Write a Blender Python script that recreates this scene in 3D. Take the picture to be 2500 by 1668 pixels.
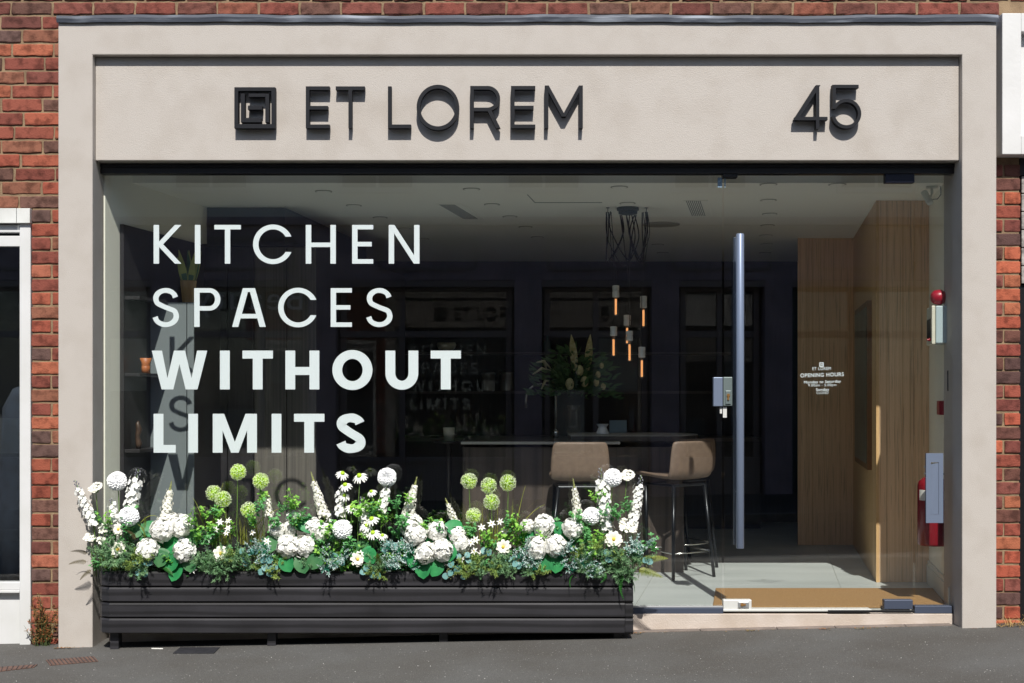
import bpy, math, random
from mathutils import Vector, Matrix
R = random.Random(45)
rad = math.radians
scene = bpy.context.scene
for o in list(bpy.data.objects): bpy.data.objects.remove(o)

# ------------------------------------------------------------------ camera, sky, sun
CZ = 1.333; CD = 7.0; F = 3150.0; HX, HY = 1250.0, 958.0
def P(px, py, y): return Vector(((px-HX)/F*(CD+y), y, CZ-(py-HY)/F*(CD+y)))
def PX(px, y): return (px-HX)/F*(CD+y)
def PZ(py, y): return CZ-(py-HY)/F*(CD+y)
SLOPE = 0.0217
def G(px, py):
    D = CZ/((py-HY)+SLOPE*(px-HX))*F
    X = (px-HX)/F*D
    return Vector((X, D-CD, SLOPE*X))
cam = bpy.data.cameras.new('camera'); camo = bpy.data.objects.new('camera', cam)
scene.collection.objects.link(camo); scene.camera = camo
cam.sensor_width = 36; cam.lens = F/2500*36; cam.shift_y = (HY-834)/2500; cam.clip_end = 400; cam.clip_start = .05
camo.location = (0, -CD, CZ); camo.rotation_euler = (rad(90), 0, 0)
SUN_TO = Vector((.09, -1, 1.19)).normalized()
w = bpy.data.worlds.new('World'); scene.world = w; w.use_nodes = True
nt = w.node_tree; nt.nodes.clear()
sky = nt.nodes.new('ShaderNodeTexSky'); sky.sky_type = 'NISHITA'; sky.sun_disc = False
sky.sun_elevation = math.asin(SUN_TO.z); sky.sun_rotation = math.atan2(SUN_TO.x, SUN_TO.y)
bg = nt.nodes.new('ShaderNodeBackground'); bg.inputs[1].default_value = .09
wo = nt.nodes.new('ShaderNodeOutputWorld')
nt.links.new(sky.outputs[0], bg.inputs[0]); nt.links.new(bg.outputs[0], wo.inputs[0])
sl = bpy.data.lights.new('sun', 'SUN'); sl.energy = 4.0; sl.angle = rad(.53); sl.color = (1, .965, .90)
so = bpy.data.objects.new('sun', sl); scene.collection.objects.link(so)
so.rotation_euler = (-SUN_TO).to_track_quat('-Z', 'Y').to_euler(); so.location = (1, -6, 12)
scene.view_settings.view_transform = 'Standard'; scene.view_settings.look = 'None'
scene.view_settings.exposure = 0.5; scene.view_settings.gamma = 1
cy = scene.cycles
cy.max_bounces = 10; cy.diffuse_bounces = 5; cy.glossy_bounces = 4; cy.transmission_bounces = 6; cy.transparent_max_bounces = 16
cy.sample_clamp_indirect = 6; cy.caustics_reflective = False; cy.caustics_refractive = False

# ------------------------------------------------------------------ materials
def S(r, g, b):
    f = lambda c: (c/255/12.92 if c/255 <= .04045 else ((c/255+.055)/1.055)**2.4)
    return (f(r), f(g), f(b))
class NB:
    def __init__(s, m): s.t = m.node_tree; s.n = s.t.nodes; s.l = s.t.links
    def add(s, ty, **kw):
        n = s.n.new(ty)
        for k, v in kw.items():
            if k.startswith('i_'): n.inputs[k[2:].replace('_', ' ')].default_value = v
            else: setattr(n, k, v)
        return n
    def link(s, a, b): s.l.new(a, b)
def c4(c): return (c[0], c[1], c[2], 1)
def mat(name, col, rough=.6, metal=0, col2=None, nscale=8, bump=0, bscale=60, spec=.5, stretch=None, detail=4,
        attr=None, speck=None, sub=0, emit=None, trans=0, coat=0, lo=.35, hi=.65, rvar=0):
    m = bpy.data.materials.new(name); m.use_nodes = True; b = NB(m)
    p = b.n['Principled BSDF']
    p.inputs['Roughness'].default_value = rough; p.inputs['Metallic'].default_value = metal
    p.inputs['Specular IOR Level'].default_value = spec
    p.inputs['Base Color'].default_value = c4(col)
    if coat: p.inputs['Coat Weight'].default_value = coat
    tc = b.add('ShaderNodeTexCoord'); src = tc.outputs['Object']
    mp = None
    if stretch:
        mp = b.add('ShaderNodeMapping'); mp.inputs['Scale'].default_value = stretch
        b.link(src, mp.inputs['Vector']); src2 = mp.outputs[0]
    else: src2 = src
    cout = None
    if attr:
        a = b.add('ShaderNodeAttribute', attribute_name=attr); cout = a.outputs['Color']
    if col2 is not None:
        n = b.add('ShaderNodeTexNoise'); n.inputs['Scale'].default_value = nscale; n.inputs['Detail'].default_value = detail
        b.link(src2, n.inputs['Vector'])
        mr = b.add('ShaderNodeMapRange'); mr.inputs['From Min'].default_value = lo; mr.inputs['From Max'].default_value = hi
        b.link(n.outputs['Fac'], mr.inputs['Value'])
        mx = b.add('ShaderNodeMix', data_type='RGBA')
        b.link(mr.outputs[0], mx.inputs['Factor'])
        if cout is not None:
            b.link(cout, mx.inputs['A'])
            mm = b.add('ShaderNodeMix', data_type='RGBA', blend_type='MULTIPLY'); mm.inputs['Factor'].default_value = 1
            b.link(cout, mm.inputs['A']); mm.inputs['B'].default_value = c4(col2); b.link(mm.outputs['Result'], mx.inputs['B'])
        else:
            mx.inputs['A'].default_value = c4(col); mx.inputs['B'].default_value = c4(col2)
        cout = mx.outputs['Result']
        if rvar:
            r2 = b.add('ShaderNodeMapRange'); r2.inputs['To Min'].default_value = rough-rvar; r2.inputs['To Max'].default_value = rough+rvar
            b.link(n.outputs['Fac'], r2.inputs['Value']); b.link(r2.outputs[0], p.inputs['Roughness'])
    if speck:
        for (sc, lim, sc_col) in speck:
            v = b.add('ShaderNodeTexVoronoi'); v.inputs['Scale'].default_value = sc; b.link(src, v.inputs['Vector'])
            cc = b.add('ShaderNodeSeparateColor'); b.link(v.outputs['Color'], cc.inputs[0])
            g = b.add('ShaderNodeMath', operation='GREATER_THAN'); g.inputs[1].default_value = lim
            b.link(cc.outputs[0], g.inputs[0])
            d = b.add('ShaderNodeMath', operation='LESS_THAN'); d.inputs[1].default_value = .38; b.link(v.outputs['Distance'], d.inputs[0])
            mu = b.add('ShaderNodeMath', operation='MULTIPLY'); b.link(g.outputs[0], mu.inputs[0]); b.link(d.outputs[0], mu.inputs[1])
            m2 = b.add('ShaderNodeMix', data_type='RGBA'); b.link(mu.outputs[0], m2.inputs['Factor'])
            if cout is not None: b.link(cout, m2.inputs['A'])
            else: m2.inputs['A'].default_value = c4(col)
            m2.inputs['B'].default_value = c4(sc_col); cout = m2.outputs['Result']
    if cout is not None: b.link(cout, p.inputs['Base Color'])
    if bump:
        n2 = b.add('ShaderNodeTexNoise'); n2.inputs['Scale'].default_value = bscale; n2.inputs['Detail'].default_value = 5
        b.link(src2, n2.inputs['Vector'])
        bp = b.add('ShaderNodeBump'); bp.inputs['Strength'].default_value = min(1, bump); bp.inputs['Distance'].default_value = .003*max(1, bump)
        b.link(n2.outputs['Fac'], bp.inputs['Height']); b.link(bp.outputs[0], p.inputs['Normal'])
    if emit:
        p.inputs['Emission Color'].default_value = c4(emit[0]); p.inputs['Emission Strength'].default_value = emit[1]
    if trans:   # leaf / petal translucency
        tr = b.add('ShaderNodeBsdfTranslucent'); ms = b.add('ShaderNodeMixShader'); ms.inputs[0].default_value = trans
        if cout is not None: b.link(cout, tr.inputs[0])
        else: tr.inputs[0].default_value = c4(col)
        b.link(p.outputs[0], ms.inputs[1]); b.link(tr.outputs[0], ms.inputs[2])
        b.link(ms.outputs[0], b.n['Material Output'].inputs[0])
    return m
def glass_mat(name, tint=(.982, .992, .986), f0=.058, dust=.0):
    m = bpy.data.materials.new(name); m.use_nodes = True; b = NB(m); b.n.remove(b.n['Principled BSDF'])
    lw = b.add('ShaderNodeLayerWeight'); lw.inputs[0].default_value = .5
    pw = b.add('ShaderNodeMath', operation='POWER'); pw.inputs[1].default_value = 5; b.link(lw.outputs['Facing'], pw.inputs[0])
    ma = b.add('ShaderNodeMath', operation='MULTIPLY_ADD'); ma.inputs[1].default_value = 1-f0; ma.inputs[2].default_value = f0
    b.link(pw.outputs[0], ma.inputs[0])
    t = b.add('ShaderNodeBsdfTransparent'); t.inputs[0].default_value = c4(tint)
    g = b.add('ShaderNodeBsdfGlossy'); g.inputs['Roughness'].default_value = 0.0; g.inputs[0].default_value = (1, 1, 1, 1)
    ms = b.add('ShaderNodeMixShader'); b.link(ma.outputs[0], ms.inputs[0]); b.link(t.outputs[0], ms.inputs[1]); b.link(g.outputs[0], ms.inputs[2])
    b.link(ms.outputs[0], b.n['Material Output'].inputs[0])
    return m
M = {}
M['stucco'] = mat('stucco', S(184, 177, 170), .93, col2=S(176, 168, 160), nscale=6, bump=.8, bscale=260, spec=.2, detail=10, lo=.45, hi=.75)
M['plinth'] = mat('plinth_paint', S(196, 184, 174), .85, col2=S(184, 170, 157), nscale=7, bump=.7, bscale=120, spec=.2)
M['mortar'] = mat('mortar', S(150, 128, 102), .95, col2=S(122, 102, 82), nscale=14, bump=1, bscale=160, spec=.1)
M['brick'] = mat('brick', (.3, .1, .07), .88, attr='Col', col2=(.50, .47, .46), nscale=19, bump=1, bscale=130, spec=.25, detail=9, lo=.46, hi=.64)
M['lead'] = mat('lead_sheet', S(62, 67, 78), .65, .1, col2=S(128, 134, 144), nscale=9, bump=.5, bscale=25, stretch=(.35, 1, 2.5), lo=.5, hi=.72)
M['black_paint'] = mat('black_frame_paint', S(20, 19, 22), .38, bump=.1, bscale=40)
M['sign'] = mat('sign_metal', S(15, 17, 24), .65, .0, spec=.3, bump=.08, bscale=200)
M['sign_pin'] = mat('pin_metal', S(40, 40, 42), .4, .8)
M['glass'] = glass_mat('pane_glass')
M['glass_b'] = glass_mat('bulb_glass', (.98, .96, .93), .05)
M['vinyl'] = mat('white_vinyl', S(226, 233, 236), .55, spec=.3)
M['alu'] = mat('blue_grey_metal', S(122, 134, 156), .38, .35, bump=.05, bscale=300)
M['alu_dark'] = mat('slate_metal', S(78, 86, 104), .4, .35, bump=.05, bscale=300)
M['navy'] = mat('navy_metal', S(22, 26, 44), .4, .2)
M['silver'] = mat('silver', S(196, 198, 200), .3, .7)
M['silver_white'] = mat('satin_silver', S(222, 222, 218), .4, .25)
M['brass'] = mat('brass', S(214, 160, 96), .3, .8)
M['greyplate'] = mat('grey_green_metal', S(112, 124, 124), .4, .3)
M['asphalt'] = mat('asphalt', S(91, 90, 88), .9, col2=S(80, 77, 73), nscale=1.4, bump=1, bscale=170, spec=.3,
                   speck=[(210, .80, S(60, 60, 60)), (230, .84, S(116, 115, 112)), (120, .986, S(150, 148, 143))])
M['road'] = mat('road_asphalt', S(82, 82, 84), .9, col2=S(68, 68, 70), nscale=.8, bump=1, bscale=120, speck=[(120, .8, S(110, 110, 112))])
M['kerb'] = mat('kerb_stone', S(130, 128, 124), .9, col2=S(104, 102, 98), nscale=10, bump=.6, bscale=90)
M['pink_kerb'] = mat('edging_stone', S(128, 116, 108), .95, col2=S(108, 98, 92), nscale=12, bump=.8, bscale=120)
M['earth'] = mat('earth', S(90, 84, 74), .95, col2=S(80, 84, 62), nscale=.4)
M['plank'] = None
M['soil'] = mat('soil', S(38, 30, 24), .95, bump=1, bscale=60)
M['white_upvc'] = mat('white_upvc', S(212, 212, 212), .35, col2=S(204, 204, 202), nscale=4)
M['white_wall'] = mat('white_render', S(216, 215, 214), .8, col2=S(206, 205, 203), nscale=3, bump=.25, bscale=50)
M['white_tile'] = mat('white_glazed_tile', S(220, 221, 218), .3, col2=S(200, 200, 196), nscale=6)
M['darkint'] = mat('dark_interior', S(30, 32, 36), .8)
M['ceiling'] = mat('ceiling_paint', S(248, 247, 238), .9)
M['wall_int'] = mat('interior_wall_paint', S(238, 236, 222), .85)
M['tile'] = mat('porcelain_tile', S(187, 191, 189), .42, col2=S(168, 173, 171), nscale=1.6, bump=.05, bscale=20, stretch=(.5, 2.2, 1), detail=8, spec=.5)
M['grout'] = mat('grout', S(176, 178, 172), .8)
M['coir'] = mat('coir', S(172, 136, 92), .98, col2=S(140, 106, 68), nscale=160, bump=1.4, bscale=320, spec=.1, lo=.3, hi=.7)
M['leather'] = mat('brown_leather', S(122, 104, 90), .55, col2=S(112, 95, 82), nscale=30, bump=.3, bscale=120)
M['piping'] = mat('leather_piping', S(120, 100, 84), .6)
M['black_metal'] = mat('black_steel', S(34, 36, 40), .3, .5)
M['chrome'] = mat('chrome', S(200, 198, 192), .18, .95)
M['counter'] = mat('stone_counter', S(92, 88, 84), .3, col2=S(74, 70, 68), nscale=6)
M['counter_edge'] = mat('counter_edge', S(168, 166, 160), .35)
M['island'] = None
M['darkcab'] = mat('dark_cabinet', S(44, 42, 44), .45, col2=S(34, 32, 34), nscale=5, stretch=(12, 12, .6))
M['greypanel'] = mat('grey_panel', S(112, 120, 122), .6)
M['greycurtain'] = mat('ribbed_grey', S(100, 95, 88), .75, col2=S(80, 76, 71), nscale=4, stretch=(18, 1, .2))
M['trimgrey'] = mat('trim_grey', S(176, 174, 164), .6)
M['red'] = mat('red_enamel', S(138, 24, 36), .28, coat=.3)
M['redp'] = mat('red_plastic', S(160, 30, 50), .35)
M['panelgrey'] = mat('panel_grey', S(176, 192, 196), .45)
M['cream'] = mat('cream_plastic', S(214, 210, 192), .5)
M['white_pl'] = mat('white_plastic', S(214, 216, 208), .4)
M['blackpl'] = mat('black_plastic', S(22, 22, 24), .45)
M['terracotta'] = mat('turned_wood', S(190, 118, 70), .5, col2=S(160, 92, 50), nscale=20, stretch=(1, 1, .2))
M['potwood'] = mat('ribbed_pot', S(196, 170, 120), .7, col2=S(150, 122, 82), nscale=12, stretch=(1, 1, .2))
M['carved'] = mat('dark_carved_wood', S(84, 66, 54), .4, col2=S(54, 42, 36), nscale=30)
M['ceramic'] = mat('white_ceramic', S(226, 230, 230), .25)
M['petal'] = mat('white_petal', (.90, .90, .87), .65, col2=(.86, .85, .79), nscale=40, trans=.14, spec=.2)
M['petal_cream'] = mat('cream_petal', (.89, .875, .81), .65, col2=(.84, .82, .70), nscale=60, trans=.14, spec=.2)
M['petal_cool'] = mat('pure_white_petal', (.93, .93, .93), .65, col2=(.90, .90, .91), nscale=60, trans=.08, spec=.2)
M['core'] = mat('hydrangea_core', S(150, 168, 100), .8, col2=S(110, 136, 74), nscale=60)  # darker green painted in as shade for the gaps between florets
M['bud'] = mat('bud_green', S(176, 178, 120), .7, col2=S(120, 128, 70), nscale=60)
M['bud_grey'] = mat('bud_grey', S(150, 150, 156), .7, col2=S(100, 100, 110), nscale=60)
M['lime'] = mat('lime_green', S(206, 238, 66), .6, col2=S(176, 216, 44), nscale=50, trans=.2)
M['limetip'] = mat('allium_tip', S(246, 250, 228), .7, trans=.2)
M['yellow'] = mat('yellow_centre', S(220, 190, 70), .7)
M['stem'] = mat('stem_green', S(96, 128, 54), .6)
M['stem_dark'] = mat('stem_dark', S(70, 84, 44), .7)
def leafmat(n, a, b2, tr=.25, sc=14, r=.5): return mat(n, a, r, col2=b2, nscale=sc, trans=tr, spec=.35)
M['heart'] = leafmat('heart_leaf', S(62, 160, 92), S(38, 124, 72))
M['heart2'] = leafmat('heart_leaf_pale', S(92, 140, 92), S(50, 112, 66))
M['clover'] = leafmat('light_leaf', S(160, 210, 92), S(110, 176, 78), .35)
M['clover2'] = leafmat('mint_leaf', S(120, 184, 112), S(76, 144, 84), .35)
M['conifer'] = leafmat('conifer_needle', S(146, 182, 132), S(104, 152, 110), .2)
M['conifer2'] = leafmat('conifer_needle_yellow', S(172, 190, 100), S(130, 160, 88), .2)
M['euc'] = leafmat('eucalyptus_leaf', S(124, 170, 168), S(92, 146, 142), .2)
M['fern'] = leafmat('fern_leaf', S(154, 158, 66), S(112, 128, 50), .3)
M['fern2'] = leafmat('green_fern_leaf', S(70, 140, 52), S(44, 108, 44), .3)
M['fern3'] = leafmat('dry_fern_leaf', S(104, 92, 58), S(72, 66, 44), .2)
M['teal'] = leafmat('teal_leaf', S(56, 142, 112), S(40, 112, 92), .25)
M['tealtip'] = mat('frosted_tip', S(206, 224, 220), .7, trans=.2)
M['grass'] = leafmat('grass_blade', S(182, 180, 84), S(136, 152, 64), .3)
M['under'] = leafmat('under_leaf', S(72, 124, 62), S(42, 88, 50), .2)
M['weed'] = leafmat('weed_leaf', S(104, 100, 56), S(120, 76, 44), .2, 30)
M['snake'] = leafmat('snake_leaf', S(112, 150, 112), S(78, 116, 88), .1)
M['snake_edge'] = leafmat('snake_leaf_edge', S(200, 205, 120), S(180, 190, 104), .1)
M['protea'] = mat('protea', S(222, 214, 168), .8, col2=S(190, 180, 126), nscale=60)
M['dryplume'] = mat('dry_plume', S(190, 184, 150), .9)
M['dkgreen'] = leafmat('dark_green_leaf', S(104, 136, 88), S(72, 104, 70), .2)
M['grate'] = mat('rusty_grate', S(116, 88, 76), .7, .2, col2=S(92, 70, 62), nscale=20, bump=.6, bscale=80)
M['cover'] = mat('cast_cover', S(58, 58, 62), .6, .3, col2=S(46, 46, 50), nscale=30, bump=.8, bscale=90)
M['slate_paint'] = mat('slate_purple_paint', S(170, 156, 168), .6, col2=S(140, 130, 142), nscale=3)
M['opp_wall'] = mat('pale_render', S(238, 240, 228), .85, col2=S(224, 228, 216), nscale=1.5)
M['opp_dark'] = mat('dark_shop_interior', S(88, 80, 82), .7)
M['opp_frame'] = mat('dark_shop_frame', S(140, 132, 132), .5)
M['teal_paint'] = mat('dark_teal_paint', S(44, 70, 76), .5)
M['roof'] = mat('roof_slate', S(84, 84, 92), .8, col2=S(64, 64, 72), nscale=8)
M['tube'] = mat('glowing_tube', S(255, 170, 96), .5, emit=(S(250, 170, 104), .8))
M['label'] = mat('paper_label', S(226, 224, 218), .7)
M['greentank'] = mat('sage_plastic', S(70, 96, 86), .4)

def wood(name, base, dark, sx, sz, stripe):
    m = bpy.data.materials.new(name); m.use_nodes = True; b = NB(m); p = b.n['Principled BSDF']
    tc = b.add('ShaderNodeTexCoord')
    mp = b.add('ShaderNodeMapping'); mp.inputs['Scale'].default_value = (sx, sx, sz); b.link(tc.outputs['Object'], mp.inputs[0])
    n = b.add('ShaderNodeTexNoise'); n.inputs['Scale'].default_value = 1; n.inputs['Detail'].default_value = 3; b.link(mp.outputs[0], n.inputs[0])
    cr = b.add('ShaderNodeValToRGB'); e = cr.color_ramp.elements
    e[0].position = .30; e[0].color = c4(dark); e[1].position = .66; e[1].color = c4(base)
    e2 = cr.color_ramp.elements.new(.42); e2.color = c4([(a*.4+b3*.6) for a, b3 in zip(dark, base)])
    b.link(n.outputs[0], cr.inputs[0])
    n3 = b.add('ShaderNodeTexNoise'); n3.inputs['Scale'].default_value = stripe; n3.inputs['Detail'].default_value = 2
    mp2 = b.add('ShaderNodeMapping'); mp2.inputs['Scale'].default_value = (1, 1, .02); b.link(tc.outputs['Object'], mp2.inputs[0]); b.link(mp2.outputs[0], n3.inputs[0])
    mr = b.add('ShaderNodeMapRange'); mr.inputs['From Min'].default_value = .36; mr.inputs['From Max'].default_value = .44; mr.inputs['To Min'].default_value = .68
    b.link(n3.outputs[0], mr.inputs[0])
    mm = b.add('ShaderNodeMix', data_type='RGBA', blend_type='MULTIPLY'); mm.inputs['Factor'].default_value = 1
    b.link(cr.outputs[0], mm.inputs['A']); b.link(mr.outputs[0], mm.inputs['B']); b.link(mm.outputs['Result'], p.inputs['Base Color'])
    bp = b.add('ShaderNodeBump'); bp.inputs['Distance'].default_value = .004; bp.inputs['Strength'].default_value = .6
    b.link(n3.outputs[0], bp.inputs['Height']); b.link(bp.outputs[0], p.inputs['Normal']); p.inputs['Roughness'].default_value = .5
    return m
M['slatwood'] = wood('slatted_oak', S(234, 200, 162), S(206, 168, 128), 60, .08, 150)
M['lippingwood'] = mat('oak_lipping', S(214, 178, 128), .5, col2=S(200, 160, 110), nscale=6, stretch=(20, 20, .6))
M['island'] = wood('dark_wood', S(78, 68, 62), S(40, 35, 32), 26, .6, 14)
def plankmat():
    m = bpy.data.materials.new('black_stained_wood'); m.use_nodes = True; b = NB(m); p = b.n['Principled BSDF']
    tc = b.add('ShaderNodeTexCoord')
    oi = b.add('ShaderNodeObjectInfo')
    ad = b.add('ShaderNodeVectorMath', operation='ADD'); b.link(tc.outputs['Object'], ad.inputs[0])
    sc = b.add('ShaderNodeVectorMath', operation='SCALE'); sc.inputs['Scale'].default_value = 7.3
    cx = b.add('ShaderNodeCombineXYZ'); b.link(oi.outputs['Random'], cx.inputs[0]); b.link(oi.outputs['Random'], cx.inputs[2]); b.link(cx.outputs[0], sc.inputs[0])
    b.link(sc.outputs[0], ad.inputs[1])
    mp = b.add('ShaderNodeMapping'); mp.inputs['Scale'].default_value = (.6, 3, 4); b.link(ad.outputs[0], mp.inputs[0])
    wv = b.add('ShaderNodeTexWave'); wv.wave_type = 'RINGS'; wv.rings_direction = 'X'
    wv.inputs['Scale'].default_value = 1.6; wv.inputs['Distortion'].default_value = 4.5; wv.inputs['Detail'].default_value = 3; wv.inputs['Detail Scale'].default_value = .8
    b.link(mp.outputs[0], wv.inputs[0])
    cr = b.add('ShaderNodeValToRGB'); e = cr.color_ramp.elements
    e[0].color = c4(S(27, 26, 29)); e[1].color = c4(S(44, 43, 47)); e[0].position = .1; e[1].position = .6
    b.link(wv.outputs[0], cr.inputs[0])
    n = b.add('ShaderNodeTexNoise'); n.inputs['Scale'].default_value = 3; n.inputs['Detail'].default_value = 4; b.link(ad.outputs[0], n.inputs[0])
    mr = b.add('ShaderNodeMapRange'); mr.inputs['From Min'].default_value = .3; mr.inputs['From Max'].default_value = .7; mr.inputs['To Min'].default_value = .55; mr.inputs['To Max'].default_value = 1.25
    b.link(n.outputs[0], mr.inputs[0])
    mm = b.add('ShaderNodeMix', data_type='RGBA', blend_type='MULTIPLY'); mm.inputs['Factor'].default_value = 1
    b.link(cr.outputs[0], mm.inputs['A']); b.link(mr.outputs[0], mm.inputs['B']); b.link(mm.outputs['Result'], p.inputs['Base Color'])
    v = b.add('ShaderNodeTexVoronoi'); v.inputs['Scale'].default_value = 60; b.link(tc.outputs['Object'], v.inputs[0])
    bp = b.add('ShaderNodeBump'); bp.inputs['Distance'].default_value = .0004; bp.inputs['Strength'].default_value = .2
    b.link(wv.outputs[0], bp.inputs['Height']); b.link(bp.outputs[0], p.inputs['Normal']); p.inputs['Roughness'].default_value = .5
    return m
M['plank'] = plankmat()

# ------------------------------------------------------------------ mesh helpers
ORG = {}
COL = scene.collection
class MB:
    def __init__(s): s.v = []; s.f = []; s.m = []; s.c = []; s.cur = 0; s.col = None
    def face(s, idx):
        s.f.append(idx); s.m.append(s.cur); s.c.append(s.col)
    def box(s, x0, x1, y0, y1, z0, z1):
        b = len(s.v)
        s.v += [(x0,y0,z0),(x1,y0,z0),(x1,y1,z0),(x0,y1,z0),(x0,y0,z1),(x1,y0,z1),(x1,y1,z1),(x0,y1,z1)]
        for q in ((0,3,2,1),(4,5,6,7),(0,1,5,4),(1,2,6,5),(2,3,7,6),(3,0,4,7)): s.face([b+i for i in q])
        return s
    def prism(s, pts, z0, z1):   # pts: list of (x,y) ccw, extruded in z
        b = len(s.v); n = len(pts)
        s.v += [(p[0], p[1], z0) for p in pts]+[(p[0], p[1], z1) for p in pts]
        s.face([b+i for i in range(n)][::-1]); s.face([b+n+i for i in range(n)])
        for i in range(n): j = (i+1) % n; s.face([b+i, b+j, b+n+j, b+n+i])
        return s
    def xprism(s, pts, x0, x1):  # pts (y,z)
        b = len(s.v); n = len(pts)
        s.v += [(x0, p[0], p[1]) for p in pts]+[(x1, p[0], p[1]) for p in pts]
        s.face([b+i for i in range(n)][::-1]); s.face([b+n+i for i in range(n)])
        for i in range(n): j = (i+1) % n; s.face([b+i, b+j, b+n+j, b+n+i])
        return s
    def yprism(s, pts, y0, y1):  # pts (x,z)
        b = len(s.v); n = len(pts)
        s.v += [(p[0], y0, p[1]) for p in pts]+[(p[0], y1, p[1]) for p in pts]
        s.face([b+i for i in range(n)]); s.face([b+n+i for i in range(n)][::-1])
        for i in range(n): j = (i+1) % n; s.face([b+j, b+i, b+n+i, b+n+j])
        return s
    def tube(s, pts, r, n=6, cap=True):
        pts = [Vector(p) for p in pts]; rr = r if isinstance(r, (list, tuple)) else [r]*len(pts)
        b = len(s.v); up = None
        for i, p in enumerate(pts):
            d = (pts[min(i+1, len(pts)-1)]-pts[max(i-1, 0)])
            if d.length < 1e-9: d = Vector((0, 0, 1))
            d.normalize()
            if up is None: up = Vector((1, 0, 0)) if abs(d.x) < .8 else Vector((0, 1, 0))
            a = d.cross(up)
            if a.length < 1e-5: a = d.cross(Vector((0, 1, 0)))
            a.normalize(); c = a.cross(d).normalized(); up = c
            for k in range(n):
                t = 2*math.pi*k/n; q = p+a*(math.cos(t)*rr[i])+c*(math.sin(t)*rr[i]); s.v.append(tuple(q))
        for i in range(len(pts)-1):
            for k in range(n):
                k2 = (k+1) % n; s.face([b+i*n+k, b+i*n+k2, b+(i+1)*n+k2, b+(i+1)*n+k])
        if cap: s.face([b+k for k in range(n)][::-1]); e = b+(len(pts)-1)*n; s.face([e+k for k in range(n)])
        return s
    def lathe(s, prof, c=(0, 0, 0), n=20, axis='z'):   # prof (r,h)
        b = len(s.v)
        for (r, h) in prof:
            for k in range(n):
                t = 2*math.pi*k/n; x = math.cos(t)*r; y = math.sin(t)*r
                if axis == 'z': s.v.append((c[0]+x, c[1]+y, c[2]+h))
                elif axis == 'x': s.v.append((c[0]+h, c[1]+x, c[2]+y))
                else: s.v.append((c[0]+x, c[1]+h, c[2]+y))
        for i in range(len(prof)-1):
            for k in range(n):
                k2 = (k+1) % n; s.face([b+i*n+k, b+i*n+k2, b+(i+1)*n+k2, b+(i+1)*n+k])
        s.face([b+k for k in range(n)][::-1]); e = b+(len(prof)-1)*n; s.face([e+k for k in range(n)])
        return s
    def sphere(s, c, r, n=10, m=6, sc=(1, 1, 1)):
        prof = [(max(.001, math.sin(math.pi*i/m))*r, -math.cos(math.pi*i/m)*r) for i in range(m+1)]
        b = len(s.v)
        s.lathe(prof, (0, 0, 0), n)
        for i in range(b, len(s.v)):
            v = s.v[i]; s.v[i] = (c[0]+v[0]*sc[0], c[1]+v[1]*sc[1], c[2]+v[2]*sc[2])
        return s
    def leaf(s, o, d, nrm, L, W, prof=(.25, 1, .8, .05), bend=0., cup=0.):
        d = d.normalized(); side = d.cross(nrm)
        if side.length < 1e-5: side = d.orthogonal()
        side.normalize(); nn = side.cross(d).normalized()
        b = len(s.v); k = len(prof)
        three = cup != 0
        for i, wd in enumerate(prof):
            t = i/(k-1); p = o+d*(L*t)+nn*(bend*L*t*t)
            e = side*(W*.5*wd)
            if three:
                up = nn*(cup*W*wd)
                s.v += [tuple(p-e+up), tuple(p), tuple(p+e+up)]
            else: s.v += [tuple(p-e), tuple(p+e)]
        st = 3 if three else 2
        for i in range(k-1):
            for j in range(st-1):
                a = b+i*st+j; s.face([a, a+1, a+1+st, a+st])
        return s
    def addmb(s, o, mat4):
        b = len(s.v)
        s.v += [tuple(mat4 @ Vector(v)) for v in o.v]
        s.f += [[b+i for i in f] for f in o.f]; s.m += o.m; s.c += o.c
        return s
    def mesh(s, name, mats, smooth=False, org=(0, 0, 0)):
        me = bpy.data.meshes.new(name)
        me.from_pydata([(v[0]-org[0], v[1]-org[1], v[2]-org[2]) for v in s.v], [], s.f)
        if not isinstance(mats, (list, tuple)): mats = [mats]
        for mm in mats: me.materials.append(mm)
        if len(mats) > 1: me.polygons.foreach_set('material_index', s.m)
        if any(c is not None for c in s.c):
            a = me.color_attributes.new('Col', 'FLOAT_COLOR', 'CORNER'); i = 0
            buf = []
            for f, c in zip(s.f, s.c):
                cc = c or (.3, .3, .3); buf += list((cc[0], cc[1], cc[2], 1))*len(f)
            a.data.foreach_set('color', buf)
        if smooth: me.polygons.foreach_set('use_smooth', [True]*len(me.polygons))
        me.update(); return me
def tag(o, label=None, cat=None, group=None, kind=None):
    if label: o['label'] = label
    if cat: o['category'] = cat
    if group: o['group'] = group
    if kind: o['kind'] = kind
    return o
def thing(name, label, cat, loc=(0, 0, 0), group=None):
    o = bpy.data.objects.new(name, None); COL.objects.link(o); o.location = loc; o.empty_display_size = .05
    ORG[o.name] = Vector(loc); return tag(o, label, cat, group)
def build(mb, name, mats, parent=None, bevel=0, smooth=False, loc=None):
    """mesh given in world coordinates; its origin goes to the parent's origin, or to loc"""
    org = ORG[parent.name] if parent else Vector(loc or (0, 0, 0))
    me = mb.mesh(name, mats, smooth, org)
    o = bpy.data.objects.new(name, me); COL.objects.link(o)
    if parent: o.parent = parent
    else: o.location = org
    ORG[o.name] = org
    if bevel:
        bm = o.modifiers.new('bevel', 'BEVEL'); bm.width = bevel; bm.segments = 2; bm.limit_method = 'ANGLE'; bm.angle_limit = rad(40)
    return o
def link_copy(me, name, parent, loc=(0, 0, 0), rot=None, sc=1):
    o = bpy.data.objects.new(name, me); COL.objects.link(o); o.parent = parent; o.location = loc
    if rot is not None: o.rotation_euler = rot
    o.scale = (sc, sc, sc) if not isinstance(sc, (tuple, list)) else sc
    return o
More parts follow.
